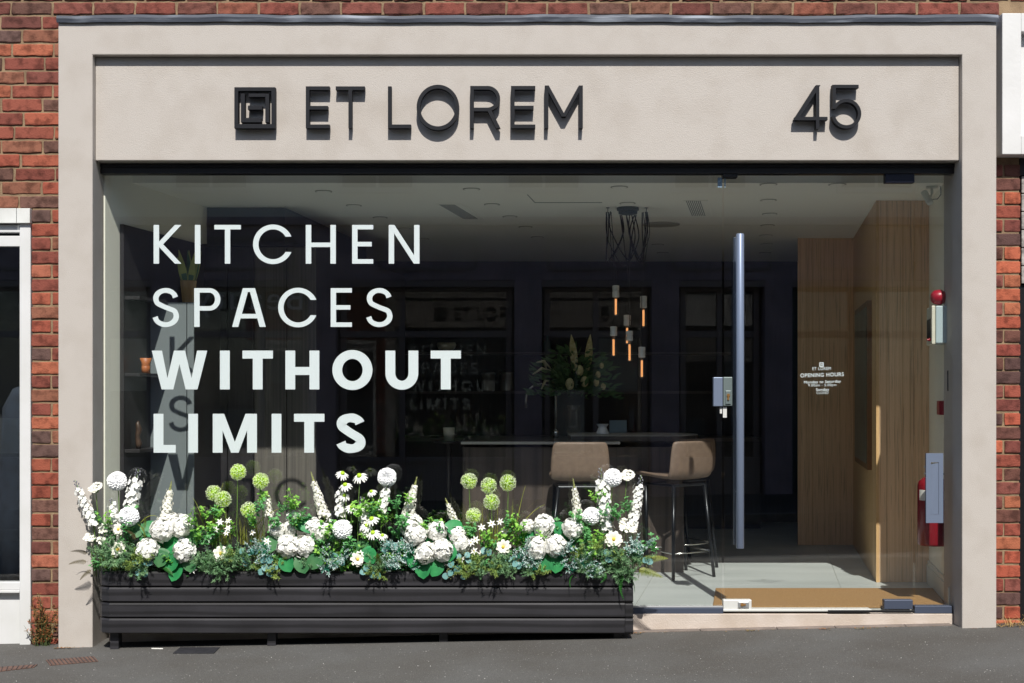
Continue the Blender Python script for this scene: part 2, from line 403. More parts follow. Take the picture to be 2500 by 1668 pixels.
def pbox(mb, x0, x1, y0p, y1p, ya, yb, yref=None):
    yr = ya if yref is None else yref
    return mb.box(PX(x0, yr), PX(x1, yr), ya, yb, PZ(y1p, yr), PZ(y0p, yr))

# ------------------------------------------------------------------ street (setting)
def sheet(name, x0, x1, y0, y1, dz, m, nx=40):
    mb = MB(); 
    for i in range(nx+1):
        x = x0+(x1-x0)*i/nx
        mb.v += [(x, y0, SLOPE*x+dz), (x, y1, SLOPE*x+dz)]
    for i in range(nx): a = 2*i; mb.face([a, a+2, a+3, a+1])
    o = build(mb, name, m); o['kind'] = 'structure'; return o
def slopebox(mb, x0, x1, y0, y1, z0, z1):
    b = len(mb.v); mb.box(x0, x1, y0, y1, z0, z1)
    for i in range(b, len(mb.v)): v = mb.v[i]; mb.v[i] = (v[0], v[1], v[2]+SLOPE*v[0])
g = MB(); g.v = [(-200,-200,-.8),(200,-200,-.8),(200,200,-.8),(-200,200,-.8)]; g.face([0,1,2,3]); tag(build(g, 'ground', M['earth']), kind='structure')
sheet('pavement', -14, 14, -2.6, .35, 0, M['asphalt'])
mb = MB()
x = -14
while x < 14: slopebox(mb, x, x+.895, -2.75, -2.6, -.3, .002); x += .9
tag(build(mb, 'kerb', M['kerb'], bevel=.008), kind='structure')
sheet('road', -14, 14, -6.2, -2.75, -.11, M['road'])
mb = MB(); x = -14
while x < 14: slopebox(mb, x, x+.895, -6.35, -6.2, -.3, .002); x += .9
tag(build(mb, 'far_kerb', M['kerb'], bevel=.008), kind='structure')
sheet('far_pavement', -14, 14, -8.9, -6.35, 0, M['asphalt'])
# double yellow-free plain road edge stone strip at the foot of the shop
mb = MB(); x = PX(1546, .1)
while x < 2.42:
    L = R.uniform(.3, .55); slopebox(mb, x, min(x+L, 2.42)-.004, .075, .13, -.1, .006); x += L
build(mb, 'edging_stones', M['pink_kerb'], bevel=.003)['kind'] = 'structure'

# ------------------------------------------------------------------ brick walls
BY = .12
PAL = [S(142, 76, 60), S(158, 84, 62), S(128, 68, 56), S(112, 66, 58), S(164, 92, 66), S(108, 76, 66), S(138, 88, 68), S(98, 74, 68), S(168, 98, 74), S(146, 74, 56)]
PALT = [S(124, 70, 60), S(134, 72, 60), S(112, 68, 58), S(104, 72, 62), S(140, 82, 64), S(116, 78, 62), S(108, 62, 54)]
PALR = [S(146, 74, 58), S(164, 80, 58), S(116, 62, 54), S(104, 66, 58), S(176, 92, 64), S(106, 68, 58), S(140, 68, 56), S(134, 76, 66), S(170, 98, 68), S(92, 66, 62)]
def brick(mb, x0, x1, z0, z1, y, pal, rough=1.0):
    mb.col = R.choice(pal); f = R.uniform(.88, 1.1); g_ = sum(mb.col)/3; mb.col = tuple((c*.94+g_*.06)*f for c in mb.col)
    nx = max(4, int((x1-x0)/.022)); nz = 4; b = len(mb.v)
    j = [[R.uniform(-1, 1) for _ in range(nz+1)] for _ in range(nx+1)]
    rec = R.uniform(-.002, .003)
    for i in range(nx+1):
        for k in range(nz+1):
            ew = .0045; x = x0 if i == 0 else x1 if i == nx else x0+ew+(x1-x0-2*ew)*(i-1)/(nx-2); z = z0 if k == 0 else z1 if k == nz else z0+ew+(z1-z0-2*ew)*(k-1)/(nz-2)
            ex = 1 if i in (0, nx) else 0; ez = 1 if k in (0, nz) else 0
            dy = rec+(.0016*rough if ex or ez else 0)+j[i][k]*(.0003 if rough < 1.5 else .0016)
            if ex and ez: x += (.0012 if i == 0 else -.0012)*rough; z += (.0012 if k == 0 else -.0012)*rough; dy += .001
            x += (j[i][k]*.0016*rough if ex else 0); z += (j[i][k]*.0014*rough if ez else 0)
            mb.v.append((x, y+dy, z))
    for i in range(nx):
        for k in range(nz):
            a = b+i*(nz+1)+k; mb.face([a, a+nz+1, a+nz+2, a+1])
    # skirt
    ring = [b+i*(nz+1) for i in range(nx+1)]+[b+nx*(nz+1)+k for k in range(1, nz+1)]+[b+i*(nz+1)+nz for i in range(nx-1, -1, -1)]+[b+k for k in range(nz-1, 0, -1)]
    sb = len(mb.v)
    for r in ring: v = mb.v[r]; mb.v.append((v[0], y+.03, v[2]))
    n = len(ring)
    for i in range(n): j2 = (i+1) % n; mb.face([ring[i], sb+i, sb+j2, ring[j2]])
CR = .0763
def course_fill(mb, xa, xb, z, y, pal, start, joint=.011, right_anchor=False, rough=1.0):
    """stretchers filling xa..xb; start = length of the first brick"""
    pos = []
    L0 = start; x = xa
    while x < xb-.02:
        L = L0; L0 = .215+R.uniform(-.004, .004)
        x2 = min(x+L, xb)
        if xb-x2 < .03: x2 = xb
        pos.append((x, x2)); x = x2+joint+R.uniform(-.002, .003)
    for (a, c) in pos:
        if right_anchor: a, c = xa+xb-c, xa+xb-a
        brick(mb, a, c, z+R.uniform(-.001, .001), z+CR-.0125+R.uniform(-.0015, .0015), y, pal, rough)
# left: pier between neighbour's window and surround
def wall(name, label, regions, mort, box_):
    t = thing(name, label, 'brick wall', (box_[0], BY, 0))
    mb = MB()
    for reg in regions: reg(mb)
    build(mb, 'bricks', M['brick'], t, smooth=False)
    m2 = MB()
    for bx in mort: m2.box(*bx)
    build(m2, 'mortar', M['mortar'], t)
    return t
XL1 = PX(77, BY); XFL = -2.455
ztop_win = PZ(509, BY)
z0row = PZ(1556, BY)-.02
def reg_left_pier(mb):
    k = 0; z = -.09
    while z < ztop_win-.02:
        course_fill(mb, XL1, XFL+.1, z, BY, PAL, .215 if k % 2 == 0 else .103, .012); z += CR; k += 1
def reg_left_up(mb):
    z = -.09
    while z < ztop_win-.02: z += CR
    k = 0
    while z < 3.36:
        course_fill(mb, -5.2, XFL+.1, z, BY, PAL if z < 3.0 else PAL[2:8]+PALT[:3], [.215, .103, .16][k % 3], .012, rough=1.3); z += CR; k += 1
    while z < 5.4:
        course_fill(mb, -5.2, PX(2440, BY) if z < PZ(38, BY)+.02 else 5.0, z, BY, PALT, [.215, .103, .16][k % 3], .012, rough=2.0); z += CR; k += 1
tz = -.09
while tz < 3.36: tz += CR
wall('brick_wall', 'weathered red brick wall left of and above the cream shopfront', [reg_left_pier, reg_left_up],
     [(XL1+.003, XFL+.1, BY+.0075, BY+.2, -.3, ztop_win+.01), (-5.2, XFL+.1, BY+.0075, BY+.2, ztop_win-.0, tz), (-5.2, 5.0, BY+.0075, BY+.2, tz-.0005, 5.4)], (-3, 0))
XR0 = 2.6; XR1 = PX(2491, BY)
def reg_right(mb):
    k = 0; z = SLOPE*2.7-.05
    while z < PZ(384, BY)-CR*.6:
        course_fill(mb, XR0, XR1, z, BY, PALR, .215 if k % 2 == 0 else .085, .011, right_anchor=True, rough=.8); z += CR; k += 1
wall('brick_pier', 'narrow orange red brick pier right of the cream shopfront', [reg_right], [(XR0, XR1-.004, BY+.0075, BY+.2, -.1, PZ(384, BY))], (2.7, 0))

# ------------------------------------------------------------------ left neighbour: white framed window
t = thing('shop_window', 'white framed window of the neighbouring shop at the left edge', 'window', (-3.1, BY, 0))
yw = .13
xr = PX(77, yw); xin = PX(50, yw); xl = -4.9
mb = MB(); mb.box(xin, xr, yw-.015, yw+.05, -.12, PZ(546, yw)); mb.box(xl, xl+.09, yw-.015, yw+.05, -.14, PZ(546, yw)); build(mb, 'frame_post', M['white_upvc'], t, .004)
mb = MB(); mb.box(xl+.09, xin, yw-.005, yw+.05, PZ(568, yw), PZ(549, yw)); mb.box(xl+.09, xin, yw-.0, yw+.05, PZ(602, yw), PZ(576, yw)); build(mb, 'top_rail', M['white_upvc'], t, .003)
mb = MB(); mb.box(xl+.09, xin, yw-.01, yw+.05, PZ(1440, yw), PZ(1421, yw)); mb.box(xl+.09, xin, yw-.016, yw+.05, PZ(1447, yw), PZ(1440.5, yw)); build(mb, 'bottom_rail', M['white_upvc'], t, .003)
mb = MB(); mb.box(xl+.09, xin, yw+.022, yw+.06, -.12, PZ(1448, yw)); build(mb, 'lower_panel', M['white_upvc'], t)
mb = MB(); mb.box(xl+.09, xin, yw+.02, yw+.026, PZ(1420, yw), PZ(603, yw)); build(mb, 'pane', M['glass'], t)
mb = MB(); mb.box(xl+.05, xin+.02, yw+.8, yw+.9, -.1, 2.45); mb.box(xl+.05, xin+.02, yw+.05, yw+.8, -.1, .02); build(mb, 'dark_backing', M['darkint'], t)
mb = MB()
x = PX(78, BY)
for wdt in (.075, .115, .115, .115, .115, .115, .115, .115): mb.box(x-wdt, x-.0025, .095, .2, PZ(545, .1), PZ(509, .1)); x -= wdt
mb.box(-5, x, .095, .2, PZ(545, .1), PZ(509, .1))
build(mb, 'tile_lintel', M['white_tile'], t, .002)
jk = MB()   # denim jacket on a hanger inside
pts = [(-2.83, .35, .25), (-2.83, .36, .7), (-2.80, .36, 1.0), (-2.78, .36, 1.25), (-2.82, .36, 1.36)]
jk.tube(pts, [.085, .095, .11, .12, .03], 12)
jk.tube([(-2.73, .35, 1.3), (-2.70, .34, 1.0), (-2.715, .34, .72)], [.045, .045, .038], 10)
o = build(jk, 'jacket', mat('denim', S(34, 42, 54), .95, col2=S(24, 30, 40), nscale=12, bump=.5, bscale=120), loc=(-2.8, .36, .25), smooth=True)
tag(o, 'blue denim jacket hanging inside the dark window at the left edge', 'jacket')
xs = PX(-400, BY); 
# ------------------------------------------------------------------ right neighbour
yn = .09
t = thing('neighbour_shopfront', 'white fascia and black shopfront of the shop at the right edge', 'shopfront', (3.0, BY, 0))
mb = MB(); xa = PX(2437, yn)
mb.box(xa, PX(2483, yn), yn-.06, .3, PZ(382, yn), PZ(40, yn)); mb.box(PX(2483, yn), 5, yn-.06, .3, PZ(85, yn), PZ(40, yn)); mb.box(PX(2483, yn), 5, yn-.06, .3, PZ(382, yn), PZ(336, yn)); mb.box(PX(2483, yn), 5, yn, .3, PZ(336, yn), PZ(85, yn))
build(mb, 'fascia', M['white_wall'], t, .004)
mb = MB(); mb.box(XR1+.005, 5, BY+.03, .35, -.05, PZ(694, BY)); mb.box(XR1+.005, 5, BY+.02, .35, PZ(428, BY), PZ(384, BY)); build(mb, 'shopfront_panel', M['black_paint'], t, .003)
mb = MB(); z = PZ(692, BY)
while z < PZ(430, BY)-.01: mb.box(XR1+.012, 5, BY+.01, .35, z, min(z+.095, PZ(430, BY))); z += .1
build(mb, 'stone_facing', mat('pale_stone', S(176, 172, 166), .9, col2=S(120, 116, 112), nscale=30, bump=1, bscale=60), t, .004)

# ------------------------------------------------------------------ cream surround
t = thing('shop_surround', 'cream stucco surround of the kitchen shopfront with recessed fascia', 'shopfront', (0, 0, 0))
XOL, XIL, XIR, XOR = PX(142, 0), PX(226, 0), PX(2349, 0), PX(2433, 0)
ZT = PZ(54, 0); ZB = PZ(134, 0)
def rough_box(mb, x0, x1, y0, y1, z0, z1): mb.box(x0, x1, y0, y1, z0, z1)
mb = MB(); mb.yprism([(XOL, -.2), (XIL, -.2), (XIL, ZB), (XIR, ZB), (XIR, -.2), (XOR, -.2), (XOR, ZT), (XOL, ZT)], 0, .30); build(mb, 'frame_surround', M['stucco'], t, .005)
FY = .045; ZFB = PZ(392, FY)
mb = MB(); rough_box(mb, XIL+.001, XIR-.001, FY, .152, ZFB, ZB-.001); build(mb, 'fascia_panel', M['stucco'], t, .004)
mb = MB(); mb.box(XIL+.001, XIR-.001, .153, .30, ZFB+.02, ZB-.001); build(mb, 'fascia_back', M['darkcab'], t)
# reveal linings (return to the glass)
# lead flashing
mb = MB(); n = 120; prof = [(.10, ZT+.042), (.02, ZT+.040), (-.012, ZT+.034), (-.017, ZT+.018), (-.014, ZT-.004), (-.006, ZT-.004)]
b0 = 0; ph = [R.uniform(0, 6) for _ in range(6)]
for i in range(n+1):
    x = XOL-.004+(XOR+.01-XOL)*i/n
    wv = .0035*math.sin(x*3.1+ph[0])+.002*math.sin(x*11+ph[1])+.0012*math.sin(x*29+ph[2])
    for k, (yy, zz) in enumerate(prof): mb.v.append((x, yy+(.002*math.sin(x*7+k) if k in (2, 3) else 0), zz+wv*(1 if k < 4 else .5)))
m = len(prof)
for i in range(n):
    for k in range(m-1): a = i*m+k; mb.face([a, a+1, a+m+1, a+m])
o = build(mb, 'lead_flashing', M['lead'], loc=(0, 0, ZT)); sm = o.modifiers.new('thick', 'SOLIDIFY'); sm.thickness = .003
tag(o, 'crinkled grey lead flashing strip along the top of the cream surround', 'flashing')
# plinth under the glass
mb = MB(); mb.box(PX(266, .13), XIR-.001, .128, .35, -.15, PZ(1499, .128)); o = build(mb, 'plinth', M['plinth'], loc=(0, .13, 0), bevel=.004)
tag(o, 'low cream plinth under the glass front and door', 'plinth')

# ------------------------------------------------------------------ glazing
GY = .155
t = thing('shop_glazing', 'large fixed window pane in black head frame bearing white lettering', 'window', (0, GY, .11))
mb = MB(); mb.box(PX(250, GY), PX(2326, GY), .125, .19, PZ(424, .125), PZ(400.5, .125)); mb.box(PX(250, GY), PX(2326, GY), .118, .1245, PZ(409, .12), PZ(401, .12)); build(mb, 'head_frame', M['black_paint'], t, .002)
mb = MB(); mb.box(PX(250, GY), PX(1763, GY), GY, GY+.010, PZ(1484, .14), PZ(422, .14)); build(mb, 'pane', M['glass'], t)
mb = MB(); mb.box(XIL+.002, PX(1764, GY), .132, .185, PZ(1499, .132)+.001, PZ(1484, .132)); build(mb, 'bottom_channel', M['alu_dark'], t, .002)
mb = MB(); mb.box(XIL+.002, PX(1764, GY), .134, .152, PZ(1483.6, .134), PZ(1480, .134)); build(mb, 'channel_trim', M['silver'], t, .001)
t = thing('side_light', 'narrow glass side panel right of the door with letterbox', 'window', (PX(2280, GY), GY, .11))
mb = MB(); mb.box(PX(2234, GY), PX(2326, GY), GY, GY+.010, PZ(1482, .14), PZ(423, .14)); build(mb, 'pane', M['glass'], t)
mb = MB(); mb.box(PX(2233, .135), PX(2325, .135), .132, .185, PZ(1498, .132), PZ(1480, .132)); build(mb, 'bottom_channel', M['alu_dark'], t, .002)
lb = MB(); y0 = .138
lb.box(PX(2261, y0), PX(2273, y0), y0, GY-.002, PZ(1277, y0), PZ(1107, y0)); lb.box(PX(2292, y0), PX(2303, y0), y0, GY-.002, PZ(1277, y0), PZ(1107, y0))
lb.box(PX(2273, y0), PX(2292, y0), y0, GY-.002, PZ(1129, y0), PZ(1107, y0)); lb.box(PX(2273, y0), PX(2292, y0), y0, GY-.002, PZ(1277, y0), PZ(1256, y0))
o = build(lb, 'letterbox', M['alu'], t)
lf = MB(); b = 0
xa, xb_, za, zb_ = PX(2273.5, y0), PX(2291.5, y0), PZ(1255.5, y0), PZ(1131, y0)
lf.v = [(xa, y0+.002, za), (xb_, y0+.002, za), (xb_, y0+.002, zb_), (xa, y0+.010, zb_-.004), (xa, y0+.012, za), (xb_, y0+.012, za), (xb_, y0+.012, zb_), (xa, y0+.014, zb_-.004)]
for q in ((0,1,2,3),(7,6,5,4),(0,4,5,1),(1,5,6,2),(2,6,7,3),(3,7,4,0)): lf.face(list(q))
build(lf, 'flap', M['alu'], o)

t = thing('glass_door', 'frameless glass entrance door with a long tubular pull handle', 'door', (PX(2230, GY), GY, .11))
mb = MB(); mb.box(PX(1768, GY), PX(2231, GY), GY, GY+.010, PZ(1487, GY), PZ(428, GY)); build(mb, 'pane', M['glass'], t)
def handle(y, x0, x1, p0, p1, m):
    mb = MB(); xc = (PX(x0, y)+PX(x1, y))/2; r = (PX(x1, y)-PX(x0, y))/2
    mb.lathe([(r*.9, PZ(p1, y)), (r, PZ(p1, y)+.003), (r, PZ(p0, y)-.003), (r*.9, PZ(p0, y))], (xc, y, 0), 28)
    h = build(mb, 'pull_handle', m, t, smooth=False)
    for p in h.data.polygons: p.use_smooth = len(p.vertices) == 4
    st = MB()
    for pz in (720, 1200): st.tube([(xc, y, PZ(pz, y)), (xc, GY+(-.001 if y < GY else .011), PZ(pz, y))], .008, 12)
    build(st, 'stand_off', M['silver'], h)
handle(.085, 1797, 1816.5, 571, 1339, M['alu'])
handle(.235, 1790, 1806, 580, 1330, M['alu_dark'])
mb = MB(); pbox(mb, 2297/2350*0+1766, 1835, 1465, 1488, .135, .178); o = build(mb, 'corner_lock', M['silver_white'], t, .003)
mb = MB(); pbox(mb, 1802, 1829, 1469.5, 1484.5, .128, .1345); e = build(mb, 'keyhole_plate', M['silver'], o, .003)
mb = MB(); mb.lathe([(.009, .122), (.009, .1275)], (PX(1812, .125), 0, PZ(1476.5, .125)), 16, 'y'); pbox(mb, 1814, 1821, 1475, 1478.5, .1215, .1275); build(mb, 'lock_cylinder', M['brass'], o)
mb = MB(); pbox(mb, 2159, 2229, 1465, 1488, .135, .178); build(mb, 'hinge_patch', M['alu_dark'], t, .003)
mb = MB(); pbox(mb, 2162, 2233, 423, 446.5, .133, .178); build(mb, 'hinge_patch', M['navy'], t, .003)
mb = MB(); pbox(mb, 1766, 1788, 921, 991, .135, .178); o = build(mb, 'lock_case', M['greyplate'], t, .002)
mb = MB(); pbox(mb, 1771.5, 1784.5, 954, 987, .129, .1345); build(mb, 'keyhole_plate', M['greyplate'], o, .002)
mb = MB(); mb.lathe([(.0085, .122), (.0085, .1285)], (PX(1778.3, .125), 0, PZ(965, .125)), 16, 'y'); mb.box(PX(1776.3, .12), PX(1780.3, .12), .1225, .1285, PZ(977, .125), PZ(966, .125)); build(mb, 'lock_cylinder', M['brass'], o)
mb = MB(); pbox(mb, 1765, 1774.5, 993, 1020, .15, .154); build(mb, 'white_tab', M['silver_white'], t, .001)
kp = thing('strike_case', 'blue grey lock keep clamped on the big pane beside the door lock', 'lock keep', P(1753, 956, .135))
mb = MB(); pbox(mb, 1742, 1764.5, 921.5, 992, .135, .178); build(mb, 'keep_plate', M['alu'], kp, .002)
mb = MB(); pbox(mb, 1757.5, 1763, 995, 1010, .15, .154); build(mb, 'white_tab', M['silver_white'], kp, .001)
mb = MB(); pbox(mb, 1765, 1801, 424, 433, .13, .19); tag(build(mb, 'door_stop', M['black_paint'], loc=P(1783, 428, .13), bevel=.002), 'small black closer block under the head frame above the door edge', 'door stop')
mb = MB(); pbox(mb, 1752, 1763, 434, 458, GY-.003, GY-.0005); pbox(mb, 1768.5, 1771.5, 434, 458, GY-.003, GY-.0005)
tag(build(mb, 'window_sticker', mat('blue_sticker', S(132, 158, 176), .6, col2=S(90, 110, 128), nscale=90), loc=P(1760, 445, GY)), 'small blue sticker at the top of the glass joint', 'sticker')
mb = MB(); pbox(mb, 1766, 2128, 1488.5, 1493, .128, .2); tag(build(mb, 'threshold_strip', M['silver_white'], loc=P(1900, 1490, .15), bevel=.001), 'thin white metal threshold strip under the glass door', 'threshold')
mb = MB(); pbox(mb, 2022, 2232, 1490, 1496, .121, .1275); tag(build(mb, 'rubber_seal', M['blackpl'], loc=P(2130, 1493, .12), bevel=.001), 'loose black rubber seal under the right half of the door', 'seal')

# ------------------------------------------------------------------ lettering
def arc(cx, cz, rx, rz, tx, tz, a0, a1, n=28, closed=False):
    L = []; Rr = []
    for i in range(n+1 if not closed else n):
        a = rad(a0+(a1-a0)*i/n)
        L.append((cx+rx*math.cos(a), cz+rz*math.sin(a))); Rr.append((cx+(rx-tx)*math.cos(a), cz+(rz-tz)*math.sin(a)))
    return (L, Rr, closed)
def bar(x0, x1, z0, z1): return ([(x0, z1), (x1, z1)], [(x0, z0), (x1, z0)], False)
def para(xa, za, xb, zb, w): return ([(xa, za), (xb, zb)], [(xa+w, za), (xb+w, zb)], False)
def spine(pts, ws):
    L = []; Rr = []; n = len(pts)
    for i in range(n):
        a = Vector(pts[max(0, i-1)]); c = Vector(pts[min(n-1, i+1)]); d = (c-a).normalized(); nn = Vector((-d.y, d.x)); p = Vector(pts[i]); w = ws[i] if isinstance(ws, list) else ws
        L.append(tuple(p+nn*w/2)); Rr.append(tuple(p-nn*w/2))
    return (L, Rr, False)
def catmull(ps, n=8):
    out = []; q = [ps[0]]+list(ps)+[ps[-1]]
    for i in range(1, len(q)-2):
        for k in range(n):
            t = k/n; out.append(tuple(.5*((2*q[i][j])+(-q[i-1][j]+q[i+1][j])*t+(2*q[i-1][j]-5*q[i][j]+4*q[i+1][j]-q[i+2][j])*t*t+(-q[i-1][j]+3*q[i][j]-3*q[i+1][j]+q[i+2][j])*t**3) for j in (0, 1)))
    out.append(tuple(ps[-1])); return out
def glyph(ch, w, h, tv, th, b='r'):
    """strokes of a letter in a w x h box; tv = vertical stroke, th = horizontal stroke"""
    if ch == 'I': return [bar(0, w, 0, h)]
    if ch == 'L': return [bar(0, tv, 0, h), bar(tv, w, 0, th)]
    if ch == 'E': return [bar(0, tv, 0, h), bar(tv, w, 0, th), bar(tv, w, h-th, h), bar(tv, w*.93, h*.445, h*.445+th)]
    if ch == 'T': return [bar(0, w, h-th, h), bar(w/2-tv/2, w/2+tv/2, 0, h-th)]
    if ch == 'H': return [bar(0, tv, 0, h), bar(w-tv, w, 0, h), bar(tv, w-tv, h*.5-th*.62, h*.5+th*.38)]
    if ch == 'N': return [bar(0, tv, 0, h), bar(w-tv, w, 0, h), para(tv*.0, h, w-tv*1.05, 0, tv*1.05)]
    if ch == 'M':
        if b == 'sign':
            v = .27*h; td = tv*1.12
            return [bar(0, tv, 0, h), bar(w-tv, w, 0, h), para(0, h, w/2-td/2, v, td), para(w-td, h, w/2-td/2, v, td)]
        return [bar(0, tv, 0, h), bar(w-tv, w, 0, h), para(.08*w, h, .415*w, 0, .177*w), para(.743*w, h, .408*w, 0, .177*w)]
    if ch == 'W':
        Q = lambda a, b2, c, d: ([(a*w, h), (b2*w, 0)], [(c*w, h), (d*w, 0)], False)
        return [Q(0, .177, .184, .323), Q(.816, .677, 1, .823), Q(.40, .234, .56, .388), Q(.44, .612, .60, .766)]
    if ch == 'K': return [bar(0, tv, 0, h), para(w*.77, h, tv*.55, h*.50, w*.235), para(tv*.55, h*.50, w*.77, 0, w*.235)]
    if ch == 'A':
        td = tv*1.12
        return [para(w*.5-td*.5-w*.09, h, 0, 0, td), para(w*.5-td*.5+w*.09, h, w-td, 0, td), bar(w*.26, w*.74, h*.22, h*.22+th), bar(w*.405, w*.595, h*.9, h)]
    if ch == 'O': return [arc(w/2, h/2, w/2, h/2*1.03, tv, th*1.03, 0, 360, 56, True)]
    if ch == 'C':
        cx = w*.535; rz = h/2*1.02; n = 44; L = []; Rr = []
        for i in range(n+1):
            f = i/n; a1 = rad(23+(337-23)*f); a2 = rad(30.5+(329.5-30.5)*f)
            L.append((cx+cx*math.cos(a1), h/2+rz*math.sin(a1))); Rr.append((cx+(cx-tv)*math.cos(a2), h/2+(rz-th*1.03)*math.sin(a2)))
        return [(L, Rr, False)]
    if ch == 'U':
        r = w/2; return [bar(0, tv, r*.98, h), bar(w-tv, w, r*.98, h), arc(w/2, r*.98, r, r*1.0, tv, th*1.1, 180, 360, 28)]
    if ch in 'PR':
        bh = .58*h if ch == 'P' else .56*h
        if b == 'sign': bh = .60*h
        r = bh/2; xs = w-r
        out = [bar(0, tv, 0, h), bar(tv, xs, h-th, h), bar(tv, xs, h-bh, h-bh+th), arc(xs, h-r, r, r, tv, th, -90, 90, 22)]
        if ch == 'R': out.append(para(w*.56, h-bh+th*.4, w-tv*1.12, 0, tv*1.2))
        return out
    if ch == 'S':
        cx = w/2; az = h*.265-th*.52+h*.005; czt = h-th*.5-az; ax = (w-tv)/2
        up = [(cx+ax*.93*math.cos(rad(q)), czt+az*math.sin(rad(q))) for q in (8, 30, 52, 75, 98, 122, 148, 172, 196, 220)]
        az2 = az*1.06; lo_ = [(cx-ax*math.cos(rad(q)), th*.5+az2-az2*math.sin(rad(q))) for q in (6, 30, 52, 75, 98, 122, 148, 172, 196, 220)]
        cs = catmull(up+[(cx, h*.505)]+lo_[::-1], 6); n = len(cs); m_ = (n-1)/2
        def wd_(i):
            f = abs(i-m_)/m_      # 0 middle, 1 ends
            return th*1.04 if f < .12 else (tv*.5+th*.5 if f < .22 or .62 < f < .8 else (tv if f < .5 or f > .9 else th))
        raw = [wd_(i) for i in range(n)]; sm_ = [sum(raw[max(0, i-5):i+6])/len(raw[max(0, i-5):i+6]) for i in range(n)]
        return [spine(cs, sm_)]
    if ch == '4':
        return [para(w*.66, h, 0, h*.20, w*.135), bar(w*.045, w, h*.20, h*.20+th), bar(w*.66, w*.66+tv, 0, h)]
    if ch == '5':
        r = h*.305
        return [bar(w*.049, w*.912, h-th, h), bar(w*.049, w*.049+tv, h*.45, h-th), arc(w*.507, h*.339, w*.489, h*.339, tv*.98, th, -170, 150, 48)]
    return []
def strokes_to(mb, st, X0, Z0, y0, y1, stagger=.0004):
    for k, (L, Rr, closed) in enumerate(st):
        ya = y0-k*stagger; yb = y1
        b = len(mb.v); n = len(L)
        for side in (L, Rr):
            for (x, z) in side: mb.v.append((X0+x, ya, Z0+z))
        for side in (L, Rr):
            for (x, z) in side: mb.v.append((X0+x, yb-k*stagger, Z0+z))
        m = n if closed else n-1
        for i in range(m):
            j = (i+1) % n
            mb.face([b+i, b+n+i, b+n+j, b+j]); mb.face([b+2*n+j, b+3*n+j, b+3*n+i, b+2*n+i])
            mb.face([b+j, b+2*n+j, b+2*n+i, b+i]); mb.face([b+n+i, b+3*n+i, b+3*n+j, b+n+j])
        if not closed:
            mb.face([b, b+2*n, b+3*n, b+n]); mb.face([b+n-1, b+2*n-1, b+4*n-1, b+3*n-1])
VY = GY+.0115
rows = [(549.3, 644, [('K',375,442.5,13.4,11),('I',475.7,489.3,13.4,11),('T',523.2,588,13.2,11),('C',617.7,709,13.4,11.5),('H',746.5,820,13.4,11),('E',859.7,911.2,13.2,11),('N',949,1024.2,13.2,11)], 'KITCHEN'),
        (703.7, 798.4, [('S',372,437,13.4,11.3),('P',474,538.3,13.4,11),('A',566.6,648.9,13.4,11),('C',679,770,13.4,11.5),('E',807.3,859.2,13.2,11),('S',893.6,958.3,13.4,11.3)], 'SPACES'),
        (856.2, 951, [('W',370.5,506,24,19.5),('I',537,560.9,24,19.5),('T',592,666.3,24,19.5),('H',696.7,779.6,24,19.5),('O',811.4,909.3,24,21),('U',941,1021.2,24,20),('T',1051.4,1125.3,24,19.5)], 'WITHOUT'),
        (1010.4, 1105.5, [('L',375,429,24,19),('I',459.7,483.2,24,19),('M',519.4,627.3,24,19.5),('I',663.2,687,24,19),('T',717.8,792,24,19.5),('S',820,892.7,24.5,20)], 'LIMITS')]
for (t0, t1, ls, wd) in rows:
    bold = wd in ('WITHOUT', 'LIMITS')
    tt = thing('window_lettering', 'white %s window lettering reading %s' % ('bold' if bold else 'thin', wd), 'lettering', P(ls[0][1], t1, VY))
    for (ch, x0, x1, tv, th) in ls:
        sc = (CD+VY)/F; mb = MB()
        strokes_to(mb, glyph(ch, (x1-x0)*sc, (t1-t0)*sc, tv*sc, th*sc), PX(x0, VY), PZ(t1, VY), VY, VY+.0006)
        build(mb, 'letter', M['vinyl'], tt)
# pinned metal sign letters
SY0, SY1 = -.002, .035
def sign_letter(parent, ch, x0, x1, p0, p1, tw=8.8):
    sc = (CD+SY0)/F; mb = MB()
    strokes_to(mb, glyph(ch, (x1-x0)*sc, (p1-p0)*sc, tw*sc, tw*sc, 'sign'), PX(x0, SY0), PZ(p1, SY0), SY0, SY1)
    o = build(mb, 'letter' if ch not in '45' else 'digit', M['sign'], parent)
    for fx, fz in {'E': ((.05, .1), (.92, .04), (.85, .5), (.92, .96)), 'T': ((.5, .05), (.08, .96), (.92, .96)), 'L': ((.06, .9), (.9, .04), (.06, .1)), 'O': ((.47, .965), (.53, .965), (.5, .035)),
                   'R': ((.05, .05), (.05, .9), (.9, .03)), 'M': ((.04, .03), (.96, .03), (.5, .33)), '4': ((.7, .04), (.1, .24), (.9, .24)), '5': ((.85, .96), (.5, .03), (.08, .6))}[ch]:
        X = PX(x0, SY0)+(PX(x1, SY0)-PX(x0, SY0))*fx; Z = PZ(p1, SY0)+(PZ(p0, SY0)-PZ(p1, SY0))*fz
        pn = MB(); pn.tube([(X, SY1, Z), (X, FY+.002, Z)], .0035, 8); build(pn, 'pin', M['sign_pin'], o)
tt = thing('shop_sign', 'dark metal pinned letters reading ET LOREM on the fascia', 'sign', P(746, 313, SY0))
for a in [('E', 746.5, 804.5, 211, 313), ('T', 819.5, 890.5, 211, 313), ('L', 947, 1003.5, 211, 313), ('O', 1017, 1121, 208.5, 316), ('R', 1148, 1221, 210, 313), ('E', 1247.5, 1307, 210, 313), ('M', 1330, 1423, 209, 313)]: sign_letter(tt, *a)
tt = thing('house_number', 'dark metal pinned number 45 at the right of the fascia', 'house number', P(1938, 315, SY0))
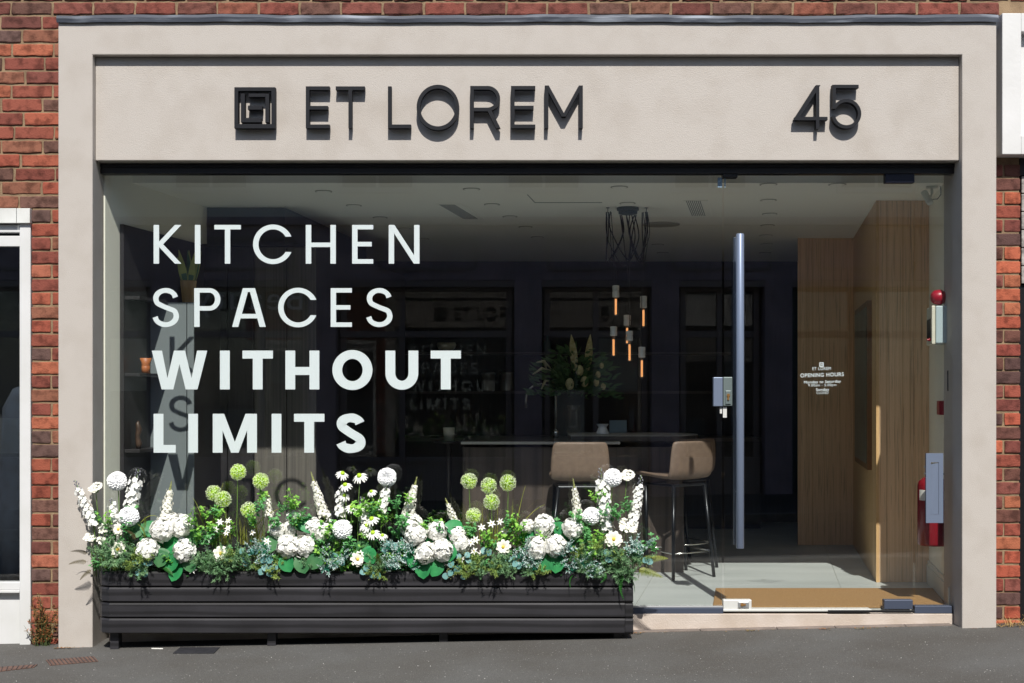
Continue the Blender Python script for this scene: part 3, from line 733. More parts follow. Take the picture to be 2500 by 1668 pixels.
sign_letter(tt, '4', 1937, 2020.5, 208, 315, 8.2); sign_letter(tt, '5', 2029, 2103, 207, 314, 8.2)
tt = thing('logo_sign', 'square dark metal logo of nested brackets left of the letters on the fascia', 'logo', P(572, 314, SY0))
def zb(z): return 540+z*.19574
def zc(z): return 180+z*.19574
def px_strokes(parent, name, rects, y0, y1, m):
    mb = MB()
    for i, (a, b_, c, d) in enumerate(rects): mb.box(PX(a, y0), PX(b_, y0), y0-i*.0004, y1-i*.0004, PZ(d, y0), PZ(c, y0))
    return build(mb, name, m, parent, .001)
px_strokes(tt, 'outer_square', [(572, 672, 213, 222.5), (572, 672, 303, 313.5), (572, 581.5, 222.5, 303), (662.5, 672, 222.5, 303)], SY0, SY1, M['sign'])
px_strokes(tt, 'left_bracket', [(588, 597.5, 229, 299), (597.5, 637.5, 288, 299)], SY0+.001, SY1, M['sign'])
px_strokes(tt, 'right_bracket', [(647.5, 657, 229, 299), (607, 647.5, 229, 237)], SY0+.001, SY1, M['sign'])
px_strokes(tt, 'centre_bar', [(605, 640, 258, 268)], SY0+.001, SY1, M['sign'])
for (a, c) in ((590, 309), (655, 309), (592, 240), (652, 290), (622, 264), (637, 217)):
    mb = MB(); mb.tube([(PX(a, SY1), SY1-.001, PZ(c, SY1)), (PX(a, SY1), FY+.002, PZ(c, SY1))], .0035, 8); build(mb, 'pin', M['sign_pin'], tt)

# small door lettering
tt = thing('opening_hours', 'small white opening hours lettering on the glass door', 'lettering', P(2007, 965, VY))
def text(body, px, py, hpx, parent, bold=0., width=None, rot=.0):
    cu = bpy.data.curves.new('text', 'FONT'); cu.body = body; cu.align_x = 'CENTER'; cu.align_y = 'CENTER'
    cu.size = 1; cu.offset = bold; cu.space_character = 1.12; cu.extrude = .002
    tmp = bpy.data.objects.new('tmp', cu); COL.objects.link(tmp)
    bpy.context.view_layer.update()
    dg = bpy.context.evaluated_depsgraph_get(); me = bpy.data.meshes.new_from_object(tmp.evaluated_get(dg))
    bpy.data.objects.remove(tmp)
    xs = [v.co.x for v in me.vertices]; w0 = max(xs)-min(xs)
    sc = (CD+VY)/F; s_ = hpx/.73*sc; sx = s_ if width is None else width*sc/w0
    o = bpy.data.objects.new('text_line', me); COL.objects.link(o); me.materials.append(M['vinyl']); o.parent = parent
    o.rotation_euler = (rad(90), -rot, 0); o.scale = (sx, s_, .2); o.location = P(px, py, VY)-ORG[parent.name]
    ORG[o.name] = ORG[parent.name]; return o
text('ET LOREM', 2006, 900.5, 8, tt, 0, 45, .016)
text('OPENING HOURS', 2007, 916, 9.5, tt, .014, 106, .03)
text('Monday to Saturday', 2007.5, 932.5, 7, tt, .014, 90, .03)
text('9.00am - 5.00pm', 2007.5, 940.5, 6.5, tt, .0, 69, .02)
text('Sunday', 2008, 951.5, 7, tt, .014, 32, .02)
text('CLOSED', 2008, 959.5, 6, tt, .0, 29, .02)
mb = MB(); y0 = VY
for (a, b_, c, d) in [(2000.5, 2011, 885, 887), (2000.5, 2011, 894, 896), (2000.5, 2002.4, 887, 894), (2009.1, 2011, 887, 894), (2003.5, 2004.7, 888, 893), (2006.8, 2008, 888, 893), (2004.7, 2006.8, 890, 891)]:
    mb.box(PX(a, y0), PX(b_, y0), y0, y0+.0006, PZ(d, y0), PZ(c, y0))
build(mb, 'logo_mark', M['vinyl'], tt)

# ------------------------------------------------------------------ shop interior
FZ = .127; CLZ = 2.55; SK = .196
def xl_(y): return -2.273+SK*(y-.16)
def xr_(y): return 2.446+SK*(y-.16)
mb = MB(); mb.prism([(XIL, .186), (XIR, .186), (3.6, 5.2), (-2.0, 5.2)], FZ-.05, FZ-.004); o = build(mb, 'shop_floor_grout', M['grout']); o['kind'] = 'structure'
mb = MB(); tw, td = 1.2, .92
for i in range(-4, 6):
    for k in range(-1, 7):
        ys = 1.10+td*(k-1); ye = ys+td-.004
        u0 = 2.057-.196*1.10+tw*i- (0)   # joint passes px1919 at y=1.1
        ys_c = max(ys, .186); ye_c = min(ye, 5.15)
        if ye_c <= ys_c: continue
        pts = [(u0+SK*ys_c, ys_c), (u0+tw-.004+SK*ys_c, ys_c), (u0+tw-.004+SK*ye_c, ye_c), (u0+SK*ye_c, ye_c)]
        cl = lambda p: (min(max(p[0], xl_(p[1])+.0), xr_(p[1])+.9), p[1])
        pts = [cl(p) for p in pts]
        if pts[1][0]-pts[0][0] < .01: continue
        mb.prism(pts, FZ-.0035, FZ)
o = build(mb, 'shop_floor', M['tile']); o['kind'] = 'structure'
mb = MB(); mb.prism([(-2.6, .50), (2.75, .50), (3.8, 5.2), (-2.0, 5.2)], CLZ, CLZ+.2); mb.prism([(-2.6, .20), (2.75, .20), (2.75, .4995), (-2.6, .4995)], CLZ+.14, CLZ+.2)
o = build(mb, 'shop_ceiling', M['ceiling']); o['kind'] = 'structure'
mb = MB(); mb.prism([(xl_(.19), .19), (xl_(5.2), 5.2), (xl_(5.2)-.2, 5.2), (xl_(.19)-.15, .19)], FZ-.1, CLZ+.139); o = build(mb, 'interior_wall_left', M['wall_int']); o['kind'] = 'structure'
mb = MB(); mb.prism([(xr_(.19), .19), (xr_(.19)+.3, .19), (xr_(1.6)+.3, 1.6), (xr_(1.6), 1.6)], FZ-.1, CLZ+.139); o = build(mb, 'interior_wall_right', M['wall_int']); o['kind'] = 'structure'
mb = MB()
for (a, b_) in (((xr_(.20)-.012, .20), (xr_(1.18)-.012, 1.18)),):
    mb.prism([a, (a[0]+.012, a[1]), (b_[0]+.012, b_[1]), b_], FZ, FZ+.14); mb.prism([(a[0]-.006, a[1]), a, b_, (b_[0]-.006, b_[1])], FZ, FZ+.115)
tag(build(mb, 'skirting_board', M['white_pl'], loc=(2.5, .6, FZ)), 'pale skirting board along the right wall inside the entrance', 'skirting')
mb = MB(); mb.box(-2.2, 3.9, 5.0, 5.2, FZ-.1, CLZ); o = build(mb, 'interior_wall_back', M['darkcab']); o['kind'] = 'structure'
mb = MB(); mb.prism([(2.75, 3.3), (3.9, 3.3), (3.9, 5.2), (3.3, 5.2)], FZ-.1, CLZ); o = build(mb, 'interior_wall_side', M['darkcab']); o['kind'] = 'structure'
# oak slat cladding
t = thing('oak_wall_panel', 'vertical slatted oak cladding right of the doorway', 'wall panel', (2.4, 1.2, FZ))
mb = MB(); mb.prism([(2.33, 1.19), (xr_(1.19)-.001, 1.19), (xr_(1.3), 1.35), (2.34, 1.35)], FZ+.001, CLZ-.001); build(mb, 'front_panel', M['slatwood'], t)
mb = MB(); mb.prism([(2.311, 1.186), (2.3295, 1.186), (2.3395, 1.27), (2.327, 1.27)], FZ+.001, CLZ-.001); build(mb, 'edge_lipping', M['lippingwood'], t)
mb = MB(); mb.prism([(2.327, 1.271), (2.42, 1.271), (2.79, 3.18), (2.692, 3.18)], FZ+.001, CLZ-.001); build(mb, 'side_panel', M['lippingwood'], t)
mb = MB(); mb.prism([(2.256, 3.18), (2.76, 3.18), (2.76, 3.28), (2.275, 3.28)], FZ+.001, CLZ-.001); build(mb, 'far_panel', M['slatwood'], t)
t = thing('wall_mirror', 'dark framed panel on the oak side wall of the entrance', 'mirror', (2.5, 2.0, .8))
def sidept(y): return 2.311+.1915*(y-1.19)
mb = MB(); a, b_ = 1.5, 2.6
mb.prism([(sidept(a)-.03, a), (sidept(a)+.02, a), (sidept(b_)+.02, b_), (sidept(b_)-.03, b_)], .82, 1.94); build(mb, 'frame', mat('mirror_frame', S(120, 84, 50), .5), t, .003)
mb = MB(); a, b_ = 1.54, 2.56
mb.prism([(sidept(a)-.034, a), (sidept(a)-.0305, a), (sidept(b_)-.0305, b_), (sidept(b_)-.034, b_)], .86, 1.90); build(mb, 'panel', mat('green_stone', S(96, 98, 84), .35, col2=S(60, 62, 54), nscale=5), t)
# doormat
mb = MB(); mb.prism([(PX(1740, .2), .2), (xr_(.2)-.02, .2), (xr_(.86)-.02, .86), (PX(1747, .86), .86)], FZ+.001, FZ+.014)
tag(build(mb, 'doormat', M['coir'], loc=(1.8, .5, FZ), bevel=.003), 'wide brown coir doormat inside the glass door', 'doormat')
# island & bar
t = thing('kitchen_island', 'dark wood kitchen island with thin pale edged worktop', 'kitchen island', (.3, 1.9, FZ))
mb = MB(); mb.box(-.318, 1.15, 1.64, 2.5, FZ, .965); mb.box(-.33, -.318, 1.63, 2.5, FZ, .965); build(mb, 'base', M['island'], t)
mb = MB(); mb.box(-.34, .72, 1.60, 2.55, .985, 1.003); build(mb, 'worktop', M['counter'], t, .001)
mb = MB(); mb.box(-.34, .72, 1.5965, 1.5995, .987, 1.004); build(mb, 'worktop_edge', M['counter_edge'], t)
pts = [(.40, 1.70)]+[(1.0+.30*math.cos(a), 2.05+.35*math.sin(a)) for a in [rad(-90+i*15) for i in range(13)]]+[(.40, 2.40)]
mb = MB(); mb.prism(pts, 1.005, 1.036); build(mb, 'bar_top', M['counter'], t)
mb = MB(); q = [(p[0]+(.002 if p[0] > 1 else 0), p[1]-.002) for p in pts]; 
bt = MB(); bt.prism([(1.0+(x-1.0)*1.004, 2.05+(y-2.05)*1.008) for x, y in pts], 1.0365, 1.040); build(bt, 'bar_edge', M['counter_edge'], t)
# tap
mb = MB(); y = 2.35; pa = P(1284, 995, y); pb_ = P(1357, 1075, y)
arcp = [(PX(1357, y), y, 1.0), (PX(1357, y), y, PZ(975, y))]+[(PX(1320.5, y)+(PX(1357, y)-PX(1320.5, y))*math.cos(rad(a)), y, PZ(975, y)+.11*math.sin(rad(a))) for a in range(15, 181, 15)]+[(PX(1284, y), y, PZ(996, y))]
mb.tube(arcp, .009, 10); mb.lathe([(.022, 1.004), (.022, 1.05), (.012, 1.06)], (PX(1357, y), y, 0), 14)
tag(build(mb, 'kitchen_tap', M['chrome'], loc=(PX(1357, y), y, 1.0), smooth=True), 'tall arched swan neck kitchen tap on the island', 'tap')
# oil burner
mb = MB(); y = 2.0; sc = (CD+y)/F; cx = PX(1471, y)
mb.lathe([(.045, 1.041), (.045, 1.05), (.030, 1.085), (.028, 1.09), (.040, 1.108), (.044, 1.112), (.036, 1.108), (.004, 1.100)], (cx, y, 0), 24)
tag(build(mb, 'oil_burner', M['ceramic'], loc=(cx, y, 1.04), smooth=True), 'small white ceramic oil burner on the bar top', 'oil burner')
# stools
def make_stool(name, label, c, feet, seat_z, face, bx, group='brown leather bar stools at the island'):
    """c=(x,y) seat centre; feet = 4 points; face = direction the sitter looks (unit 2d)"""
    t = thing(name, label, 'bar stool', (c[0], c[1], FZ), group)
    fx, fy = face; rx, ry = fy, -fx   # right vector
    W, Dp = bx
    def loc(u, v, z): return Vector((c[0]+rx*u+fx*v, c[1]+ry*u+fy*v, z))
    # shell: profile along v: seat front -> back -> curving up
    prof = [(.5, .0), (.47, .012), (.2, .004), (-.1, -.004), (-.30, -.004), (-.42, .01), (-.475, .05), (-.49, .11), (-.50, .18), (-.51, .235), (-.513, .252)]
    wid = [.80, .88, .96, .96, .96, .98, 1.0, 1.0, .97, .93, .84]
    mb = MB(); n = 9; sh = MB()
    for layer, dz in ((0, 0), (1, -.028)):
        for i, ((v, h), wd) in enumerate(zip(prof, wid)):
            a = prof[max(0, i-1)]; b2 = prof[min(len(prof)-1, i+1)]
            d = Vector(((b2[0]-a[0])*Dp, b2[1]-a[1])).normalized(); nn = Vector((d.y, -d.x))  # pointing down/back
            for j in range(n):
                u = (j/(n-1)-.5)
                curl = (abs(u)*2)**3*.018
                p = loc(u*W*wd, v*Dp-nn[0]*dz*-1*0+(nn.x*(.026 if layer else 0)), seat_z+h+curl*(1 if i < 5 else 0)-(0 if not layer else 0)+(nn.y*(.026 if layer else 0)))
                if i >= 5: p += Vector((fx, fy, 0))*curl*1.2
                sh.v.append(tuple(p))
    m = len(prof)
    for i in range(m-1):
        for j in range(n-1):
            a = i*n+j; sh.face([a, a+1, a+n+1, a+n]); o2 = m*n; sh.face([o2+a, o2+a+n, o2+a+n+1, o2+a+1])
    rim = [j for j in range(n)]+[i*n+n-1 for i in range(1, m)]+[(m-1)*n+j for j in range(n-2, -1, -1)]+[i*n for i in range(m-2, 0, -1)]
    for i in range(len(rim)): a, b2 = rim[i], rim[(i+1) % len(rim)]; sh.face([a, m*n+a, m*n+b2, b2])
    o = build(sh, 'seat_shell', M['leather'], t, smooth=True)
    ss = o.modifiers.new('sub', 'SUBSURF'); ss.levels = 1; ss.render_levels = 2
    mb = MB(); cs = [loc(a*W*.36, b2*Dp*.33-.01, seat_z-.035) for a, b2 in ((-1, 1), (1, 1), (1, -1), (-1, -1))]
    for i in range(4): mb.tube([cs[i], cs[(i+1) % 4]], .009, 8)
    build(mb, 'seat_frame', M['black_metal'], t)
    for i in range(4):
        mb = MB(); f = Vector((feet[i][0], feet[i][1], FZ)); mb.tube([cs[i], f], [.0135, .011], 10); build(mb, 'leg', M['black_metal'], t, smooth=True)
    mb = MB(); k = .72
    rp = [cs[i].lerp(Vector((feet[i][0], feet[i][1], FZ)), k) for i in range(4)]
    for i in range(4): mb.tube([rp[i], rp[(i+1) % 4]], .005, 8)
    build(mb, 'foot_rest', M['chrome'], t, smooth=True)
    return t
# stool with its back to us
c1 = (PX(1411, 1.32), 1.36)
make_stool('bar_stool', 'brown leather bar stool seen from behind at the island', c1, [(c1[0]-.17, c1[1]+.22), (c1[0]+.19, c1[1]+.2), (c1[0]+.21, c1[1]-.2), (c1[0]-.2, c1[1]-.2)], .765, (-.05, .9987), (.38, .40))
c2 = (1.07, 1.52)
dv = Vector((-.56, .83)).normalized()
make_stool('bar_stool', 'brown leather bar stool turned sideways beside the glass door', c2, [(.90, 1.60), (1.18, 1.74), (1.32, 1.43), (1.03, 1.24)], .765, (dv.x, dv.y), (.37, .42))
c3 = (1.16, 1.98)
make_stool('bar_stool', 'brown leather bar stool half hidden behind the sideways one', c3, [(1.0, 2.05), (1.27, 2.2), (1.41, 1.88), (1.12, 1.70)], .765, (dv.x, dv.y), (.37, .42))

# pendant lamp
y = 1.5; sc = (CD+y)/F
cx = PX(1533, y)
t = thing('pendant_lamp', 'black cluster pendant with looping cables and glowing tube bulbs', 'pendant lamp', (cx, y, CLZ))
mb = MB(); mb.lathe([(.045, CLZ-.045), (.062, CLZ-.04), (.062, CLZ-.022), (.073, CLZ-.018), (.073, CLZ-.001)], (cx, y, 0), 24); build(mb, 'canopy', M['blackpl'], t, smooth=False)
bulbs = [(1503.5, 697, 726, 730, 768, 1.45), (1571, 723, 752, 757, 796, 1.5), (1531, 769, 795, 801, 838, 1.56), (1498, 797, 820, 829, 868, 1.46), (1537, 808, 832, 841, 880, 1.46), (1567, 847, 873, 880, 920, 1.42)]
cab = MB()
for i, (px, s0, s1, q0, q1, yb) in enumerate(bulbs):
    X = PX(px, yb); h = MB(); r = .0225
    zt = PZ(s0, yb); zs = PZ(s1, yb); zm = (zt+zs)/2
    h.lathe([(r*.9, zs), (r, zs+.003), (r, zm-.003), (r*.86, zm-.002), (r*.86, zm+.002), (r, zm+.003), (r, zt-.003), (r*.7, zt)], (X, yb, 0), 20)
    hb = build(h, 'lamp_holder', M['silver_white'], t)
    g_ = MB(); ztu = PZ(q0, yb); zbu = PZ(q1, yb)
    g_.lathe([(.0065, zbu), (.0065, ztu)], (X, yb, 0), 12); build(g_, 'filament', M['tube'], hb)
    g2 = MB(); g2.lathe([(.004, zbu-.012), (.019, zbu-.002), (.025, zbu+.03), (.022, zbu+.07), (.014, ztu+.004), (.013, zs)], (X, yb, 0), 18); build(g2, 'bulb_glass', M['glass_b'], hb, smooth=True)
    # cable: canopy -> swag loop -> down
    sgn = -1 if i % 2 == 0 else 1; an = rad(i*60+20)
    p0 = Vector((cx+.055*math.cos(an), y+.055*math.sin(an), CLZ-.05))
    side = PX(1484 if px < 1533 else 1576, y); 
    dpt = PZ(640, y)
    xs = side+R.uniform(-.02, .02)
    loop = catmull([(p0.x, p0.z), (p0.x+(R.uniform(-.03, .03)), CLZ-.18), ((p0.x+xs)/2+R.uniform(-.05, .05), dpt+R.uniform(-.01, .03)), (xs, CLZ-.15), (xs, CLZ-.03)], 8)
    cab.tube([(a, y+.01*i-.03, b_) for a, b_ in loop], .0042, 6)
    x2 = xs+R.uniform(-.012, .012)
    lp = catmull([(x2, CLZ-.03), (x2+.01, CLZ-.2), (X+(x2-X)*.3, PZ(645, y)), (X, PZ(655, y)), (X, zt)], 6)
    cab.tube([(a, y+(yb-y)*min(1, k/20), b_) for k, (a, b_) in enumerate(lp)], .0026, 6)
for (xa, xb_) in ((1515, 1550), (1543, 1530)):
    lp = catmull([(PX(xa, y), CLZ-.045), (PX(xa+8, y), CLZ-.2), (PX((xa+xb_)/2+R.uniform(-8, 8), y), PZ(640, y)), (PX(xb_+10, y), CLZ-.2), (PX(xb_, y), CLZ-.045)], 8)
    cab.tube([(a, y+.02, b_) for a, b_ in lp], .004, 6)
build(cab, 'cable', M['blackpl'], t, smooth=True)
for side in (1484, 1578):
    mb = MB(); mb.tube([(PX(side, y), y, CLZ), (PX(side, y), y, CLZ-.03), (PX(side-4, y), y, CLZ-.035)], .003, 6); mb.lathe([(.012, CLZ-.004), (.012, CLZ-.0005)], (PX(side, y), y, 0), 10); build(mb, 'ceiling_hook', M['blackpl'], t)

# ceiling downlights
DL = [(790, 467), (1151, 461.5), (1512, 456.5), (864, 501.5), (1201, 499), (1532, 496), (928, 531), (1245, 528.5), (1283, 554), (1312, 579), (1876, 450), (1876, 488.5), (1879, 522), (1874, 550), (1870, 574.5), (1872, 595.5), (1868, 617), (2044, 450), (988, 558), (1032, 583), (1606, 597), (1618, 617)]
names = ['above the letters KITCHEN', 'left of the near air vent', 'in the near row above the pendant']
for i, (px, py) in enumerate(DL):
    D = (CLZ-CZ)*F/(HY-py); X = (px-HX)/F*D; yy = D-CD
    mb = MB(); r = .052
    mb.lathe([(r, CLZ-.006), (r, CLZ-.0005)], (X, yy, 0), 24); mb.lathe([(r*.78, CLZ-.0065), (r*.78, CLZ-.0062)], (X, yy, 0), 24)
    t = thing('downlight', 'flat round ceiling downlight, number %d from the left of the shop ceiling' % (sorted(DL).index((px, py))+1), 'downlight', (X, yy, CLZ), 'round downlights in the shop ceiling')
    m1 = MB(); m1.lathe([(r, CLZ-.004), (r*1.0, CLZ-.0005)], (X, yy, 0), 24); build(m1, 'trim_ring', M['trimgrey'], t, smooth=False)
    m2 = MB(); m2.lathe([(r*.84, CLZ-.0055), (r*.84, CLZ-.0045)], (X, yy, 0), 24); build(m2, 'diffuser', M['ceiling'], t)
# ceiling vents
def vent(label, x0, x1, p0, p1, n):
    D0 = (CLZ-CZ)*F/(HY-p0); D1 = (CLZ-CZ)*F/(HY-p1)
    y0, y1 = D0-CD, D1-CD; X0 = (x0-HX)/F*D0; X1 = (x1-HX)/F*D0
    t = thing('ceiling_vent', label, 'air vent', ((X0+X1)/2, (y0+y1)/2, CLZ), 'slotted air vents in the shop ceiling')
    m1 = MB(); m1.prism([(X0-.02, y0-.01), (X1+.04, y0-.01), (X1+.04+SK*(y1-y0), y1+.01), (X0-.02+SK*(y1-y0), y1+.01)], CLZ-.004, CLZ-.0005); build(m1, 'frame', M['ceiling'], t)
    m2 = MB(); wd = (X1-X0)/n
    for i in range(n):
        a = X0+wd*i; m2.prism([(a, y0), (a+wd*.3, y0), (a+wd*.3+SK*(y1-y0), y1), (a+SK*(y1-y0), y1)], CLZ-.0065, CLZ-.0045)
    build(m2, 'slots', M['blackpl'], t)
vent('long slotted ceiling air vent left of the pendant lamp', 1073, 1112, 498, 533, 8)
vent('short slotted ceiling air vent right of the pendant lamp', 1675, 1713, 489, 525, 8)
# access hatch line
mb = MB(); D0 = (CLZ-CZ)*F/(HY-475); D1 = (CLZ-CZ)*F/(HY-494)
mb.prism([((1287-HX)/F*D0, D0-CD), ((1288.5-HX)/F*D0, D0-CD), ((1306.5-HX)/F*D1, D1-CD), ((1305-HX)/F*D1, D1-CD)], CLZ-.003, CLZ-.0005)
mb.box((1305-HX)/F*D1, (1470-HX)/F*D1, D1-CD, D1-CD+.006, CLZ-.003, CLZ-.0005)
tag(build(mb, 'access_hatch_edge', M['greypanel'], loc=(0.1, D1-CD, CLZ)), 'thin dark edge line of a hatch in the shop ceiling', 'ceiling hatch')
# smoke detector discs / speaker
D = (CLZ-CZ)*F/(HY-547); X = (1614-HX)/F*D
mb = MB(); mb.lathe([(.135, CLZ-.008), (.135, CLZ-.0005)], (X, D-CD, 0), 32); tag(build(mb, 'ceiling_speaker', M['trimgrey'], loc=(X, D-CD, CLZ)), 'large flat round disc in the ceiling right of the pendant', 'ceiling speaker')

# left display unit
t = thing('display_shelving', 'dark open display shelving along the left wall', 'shelving', (-2.1, .5, FZ))
def sk(x, y, y0=.35): return x+SK*(y-y0)
mb = MB(); w0 = xl_(.35)+.002
mb.prism([(w0, .35), (w0+.022, .35), (sk(w0, 1.41)+.022, 1.41), (sk(w0, 1.41), 1.41)], FZ, 2.29)
build(mb, 'side_panel', M['darkcab'], t)
for zz in (PZ(728, .5), PZ(912, .5), PZ(1095, .5)):
    mb = MB(); mb.prism([(w0+.022, .36), (w0+.11, .36), (w0+.19, .655), (sk(w0, .655)+.022, .655)], zz-.018, zz); build(mb, 'shelf', M['darkcab'], t, .001)
t = thing('display_cabinet', 'grey fronted cabinet behind the letters SPACES carrying letter shadows', 'cabinet', (-2.0, .8, FZ))
mb = MB(); mb.box(xl_(.67)+.001, PX(455, .67), .67, .69, FZ, 1.868); build(mb, 'front_panel', M['greypanel'], t)
mb = MB(); mb.box(PX(457, .67), PX(473, .67), .67, .69, FZ, 1.868); build(mb, 'front_strip', M['greypanel'], t)
mb = MB(); mb.box(xl_(.69)+.02, PX(472, .69), .691, 1.40, FZ, 1.866); build(mb, 'carcass', M['darkcab'], t)
# tall cabinets
t = thing('tall_cabinets', 'tall dark kitchen cabinets behind the white window lettering', 'cabinet', (-1.6, 1.5, FZ))
edges = [498, 555, 620, 700, 772]
for i in range(4):
    mb = MB(); mb.box(PX(edges[i], 1.42)+.003, PX(edges[i+1], 1.42)-.003, 1.42, 1.445, FZ+.05, 2.28); build(mb, 'cabinet_door', M['darkcab'] if i < 2 else M['greycurtain'], t, .002)
mb = MB(); mb.prism([(xl_(1.45), 1.446), (PX(772, 1.42), 1.446), (PX(772, 1.42)+.4, 3.6), (xl_(3.6), 3.6)], FZ, 2.29); mb.box(xl_(1.4)+.01, PX(772, 1.42), 1.41, 1.446, 2.285, 2.30); build(mb, 'carcass', M['darkcab'], t)
mb = MB(); mb.prism([(xl_(1.45), 1.50), (PX(690, 1.42), 1.50), (PX(690, 1.42)+.3, 3.6), (xl_(3.6), 3.6)], 2.31, CLZ-.001); tag(build(mb, 'bulkhead', M['darkcab'], loc=(-1.7, 1.6, 2.3)), 'bulkhead box over the tall cabinets, ceiling shadow put into its dark colour', 'bulkhead')  # dark cabinet colour stands in for the soft shadow below the ceiling

# shelf items
def lathe_thing(name, label, cat, px, y, z, prof, m, n=20, group=None, smooth=True):
    mb = MB(); X = PX(px, y); mb.lathe([(r, z+h) for r, h in prof], (X, y, 0), n)
    o = build(mb, name, m, loc=(X, y, z), smooth=False)
    for p in o.data.polygons: p.use_smooth = smooth and len(p.vertices) == 4
    return tag(o, label, cat, group)
zs = PZ(912, .5)
lathe_thing('wooden_cup', 'small turned orange wooden cup on the left display shelf', 'cup', 356, .46, zs, [(.024, 0), (.024, .04), (.022, .042), (.025, .046), (.022, .05), (.025, .054), (.023, .058), (.034, .088), (.030, .088), (.018, .05)], M['terracotta'])
lathe_thing('round_vase', 'round dim beige vase on the left display shelf', 'vase', 318, .56, zs, [(.012, 0), (.03, .02), (.034, .04), (.026, .07), (.012, .08)], M['potwood'])
zs = PZ(1095, .5)
mb = MB(); X = PX(338, .46); mb.tube([(X, .46, zs), (X+.004, .46, zs+.03), (X-.006, .46, zs+.07), (X+.004, .46, zs+.11), (X-.004, .46, zs+.145), (X, .46, zs+.16)], [.014, .019, .013, .018, .012, .005], 10)
tag(build(mb, 'figurine', M['carved'], loc=(X, .46, zs), smooth=True), 'small brown carved figurine on the lower left display shelf', 'figurine')
# snake plant
y = .78; X = PX(460, y); zt = 1.870
t = thing('potted_snake_plant', 'snake plant in a ribbed gold pot on the grey cabinet', 'potted plant', (X, y, zt))
mb = MB(); prof = [(.034, 0), (.040, .06), (.047, .13), (.049, .135), (.044, .135), (.04, .12)]; n = 48; b = len(mb.v)
for (r, h) in prof:
    for k in range(n): rr = r*(1+(.035 if k % 2 else -.035)*(1 if r > .03 else 0)); a = 2*math.pi*k/n; mb.v.append((X+rr*math.cos(a), y+rr*math.sin(a), zt+h))
for i in range(len(prof)-1):
    for k in range(n): k2 = (k+1) % n; mb.face([b+i*n+k, b+i*n+k2, b+(i+1)*n+k2, b+(i+1)*n+k])
mb.face([b+k for k in range(n)][::-1]); mb.face([b+(len(prof)-1)*n+k for k in range(n)])
build(mb, 'pot', M['potwood'], t)
for i in range(9):
    a = R.uniform(0, 6.28); l = R.uniform(.15, .23); d = Vector((math.cos(a)*.28, math.sin(a)*.15, 1)); o_ = Vector((X+.02*math.cos(a), y+.02*math.sin(a), zt+.12))
    mb = MB(); mb.cur = 0; mb.leaf(o_, d, Vector((math.sin(a*3)*.4, -1, .1)), l, .034, (.7, 1, 1, .85, .5, .05), bend=R.uniform(-.1, .15)); mb.cur = 1
    mb.leaf(o_+Vector((0, .001, 0)), d, Vector((math.sin(a*3)*.4, -1, .1)), l*1.02, .042, (.7, 1, 1, .85, .5, .05), bend=0.02)
    build(mb, 'leaf', [M['snake'], M['snake_edge']], t)

# back kitchen
t = thing('back_counter', 'dark kitchen counter run along the back wall', 'kitchen units', (1.0, 4.6, FZ))
mb = MB(); mb.box(-1.0, 2.2, 4.4, 5.0, FZ, .9); build(mb, 'base', M['darkcab'], t)
mb = MB(); mb.box(-1.02, 2.2, 4.37, 5.0, .9, .93); build(mb, 'worktop', M['counter'], t)
mb = MB(); mb.box(-1.0, 2.0, 4.78, 5.0, 1.32, 1.345); build(mb, 'shelf', M['counter'], t)
mb = MB(); mb.box(-1.0, 2.0, 4.78, 5.0, 1.68, 1.70); build(mb, 'shelf', M['counter'], t)
for k, (px, who) in enumerate(((1192, 'left'), (1238, 'right'))):
    lathe_thing('storage_canister', '%s of the two perforated metal canisters on the back shelf' % who, 'canister', px, 4.85, 1.346, [(.058, 0), (.062, .01), (.062, .15), (.066, .152), (.066, .165), (.05, .175)], M['silver'], 24, 'metal canisters on the back shelf')
lathe_thing('plant_pot', 'pale ribbed plant pot left of the kitchen island', 'plant pot', 1096, 2.4, .98, [(.035, 0), (.042, .09), (.044, .095), (.038, .095)], M['cream'])
lathe_thing('low_stand', 'dark stand under the pale pot left of the island', 'stand', 1096, 2.4, FZ, [(.15, 0), (.15, .02), (.02, .03), (.02, .83), (.11, .84), (.11, .852)], M['darkcab'])
lathe_thing('glass_bottle', 'green storage bottle on the upper back shelf', 'bottle', 1337, 4.88, 1.701, [(.04, 0), (.04, .09), (.015, .12), (.015, .15)], M['greentank'])
lathe_thing('round_bowl', 'ribbed cream bowl on the upper back shelf', 'bowl', 1090, 4.88, 1.701, [(.03, 0), (.08, .04), (.09, .07), (.08, .09), (.07, .07)], M['cream'])
# small framed cards on bar
mb = MB(); y = 2.3; mb.box(PX(1488, y), PX(1530, y), y, y+.01, 1.041, 1.041+.09); tag(build(mb, 'menu_card', mat('card_blue', S(120, 140, 150), .5), loc=P(1509, 1050, y)), 'small blue grey card standing on the bar top', 'card')
# bouquet on island
y = 2.25; X = PX(1400, y)
t = thing('flower_arrangement', 'large muted bouquet of proteas and leaves on the island', 'bouquet', (X, y, 1.04))
mb = MB(); mb.lathe([(.05, 1.041), (.06, 1.1), (.045, 1.2), (.055, 1.24), (.05, 1.24), (.035, 1.2)], (X, y, 0), 24); build(mb, 'vase', M['glass_b'], t, smooth=True)
mb = MB()
for i in range(650):
    a = R.uniform(0, 6.28); el = R.uniform(-.3, 1.4); r = R.uniform(.02, .30)
    o_ = Vector((X+r*math.cos(a)*math.cos(el)*1.1, y+r*math.sin(a)*math.cos(el)*.6, 1.36+r*math.sin(el)))
    mb.leaf(o_, Vector((math.cos(a), math.sin(a)*.6, R.uniform(-.3, .9))), Vector((R.uniform(-1, 1), -1, R.uniform(-1, 1))), R.uniform(.04, .09), R.uniform(.012, .03), (.2, 1, .7, .05), bend=.1)
build(mb, 'foliage', M['dkgreen'], t)
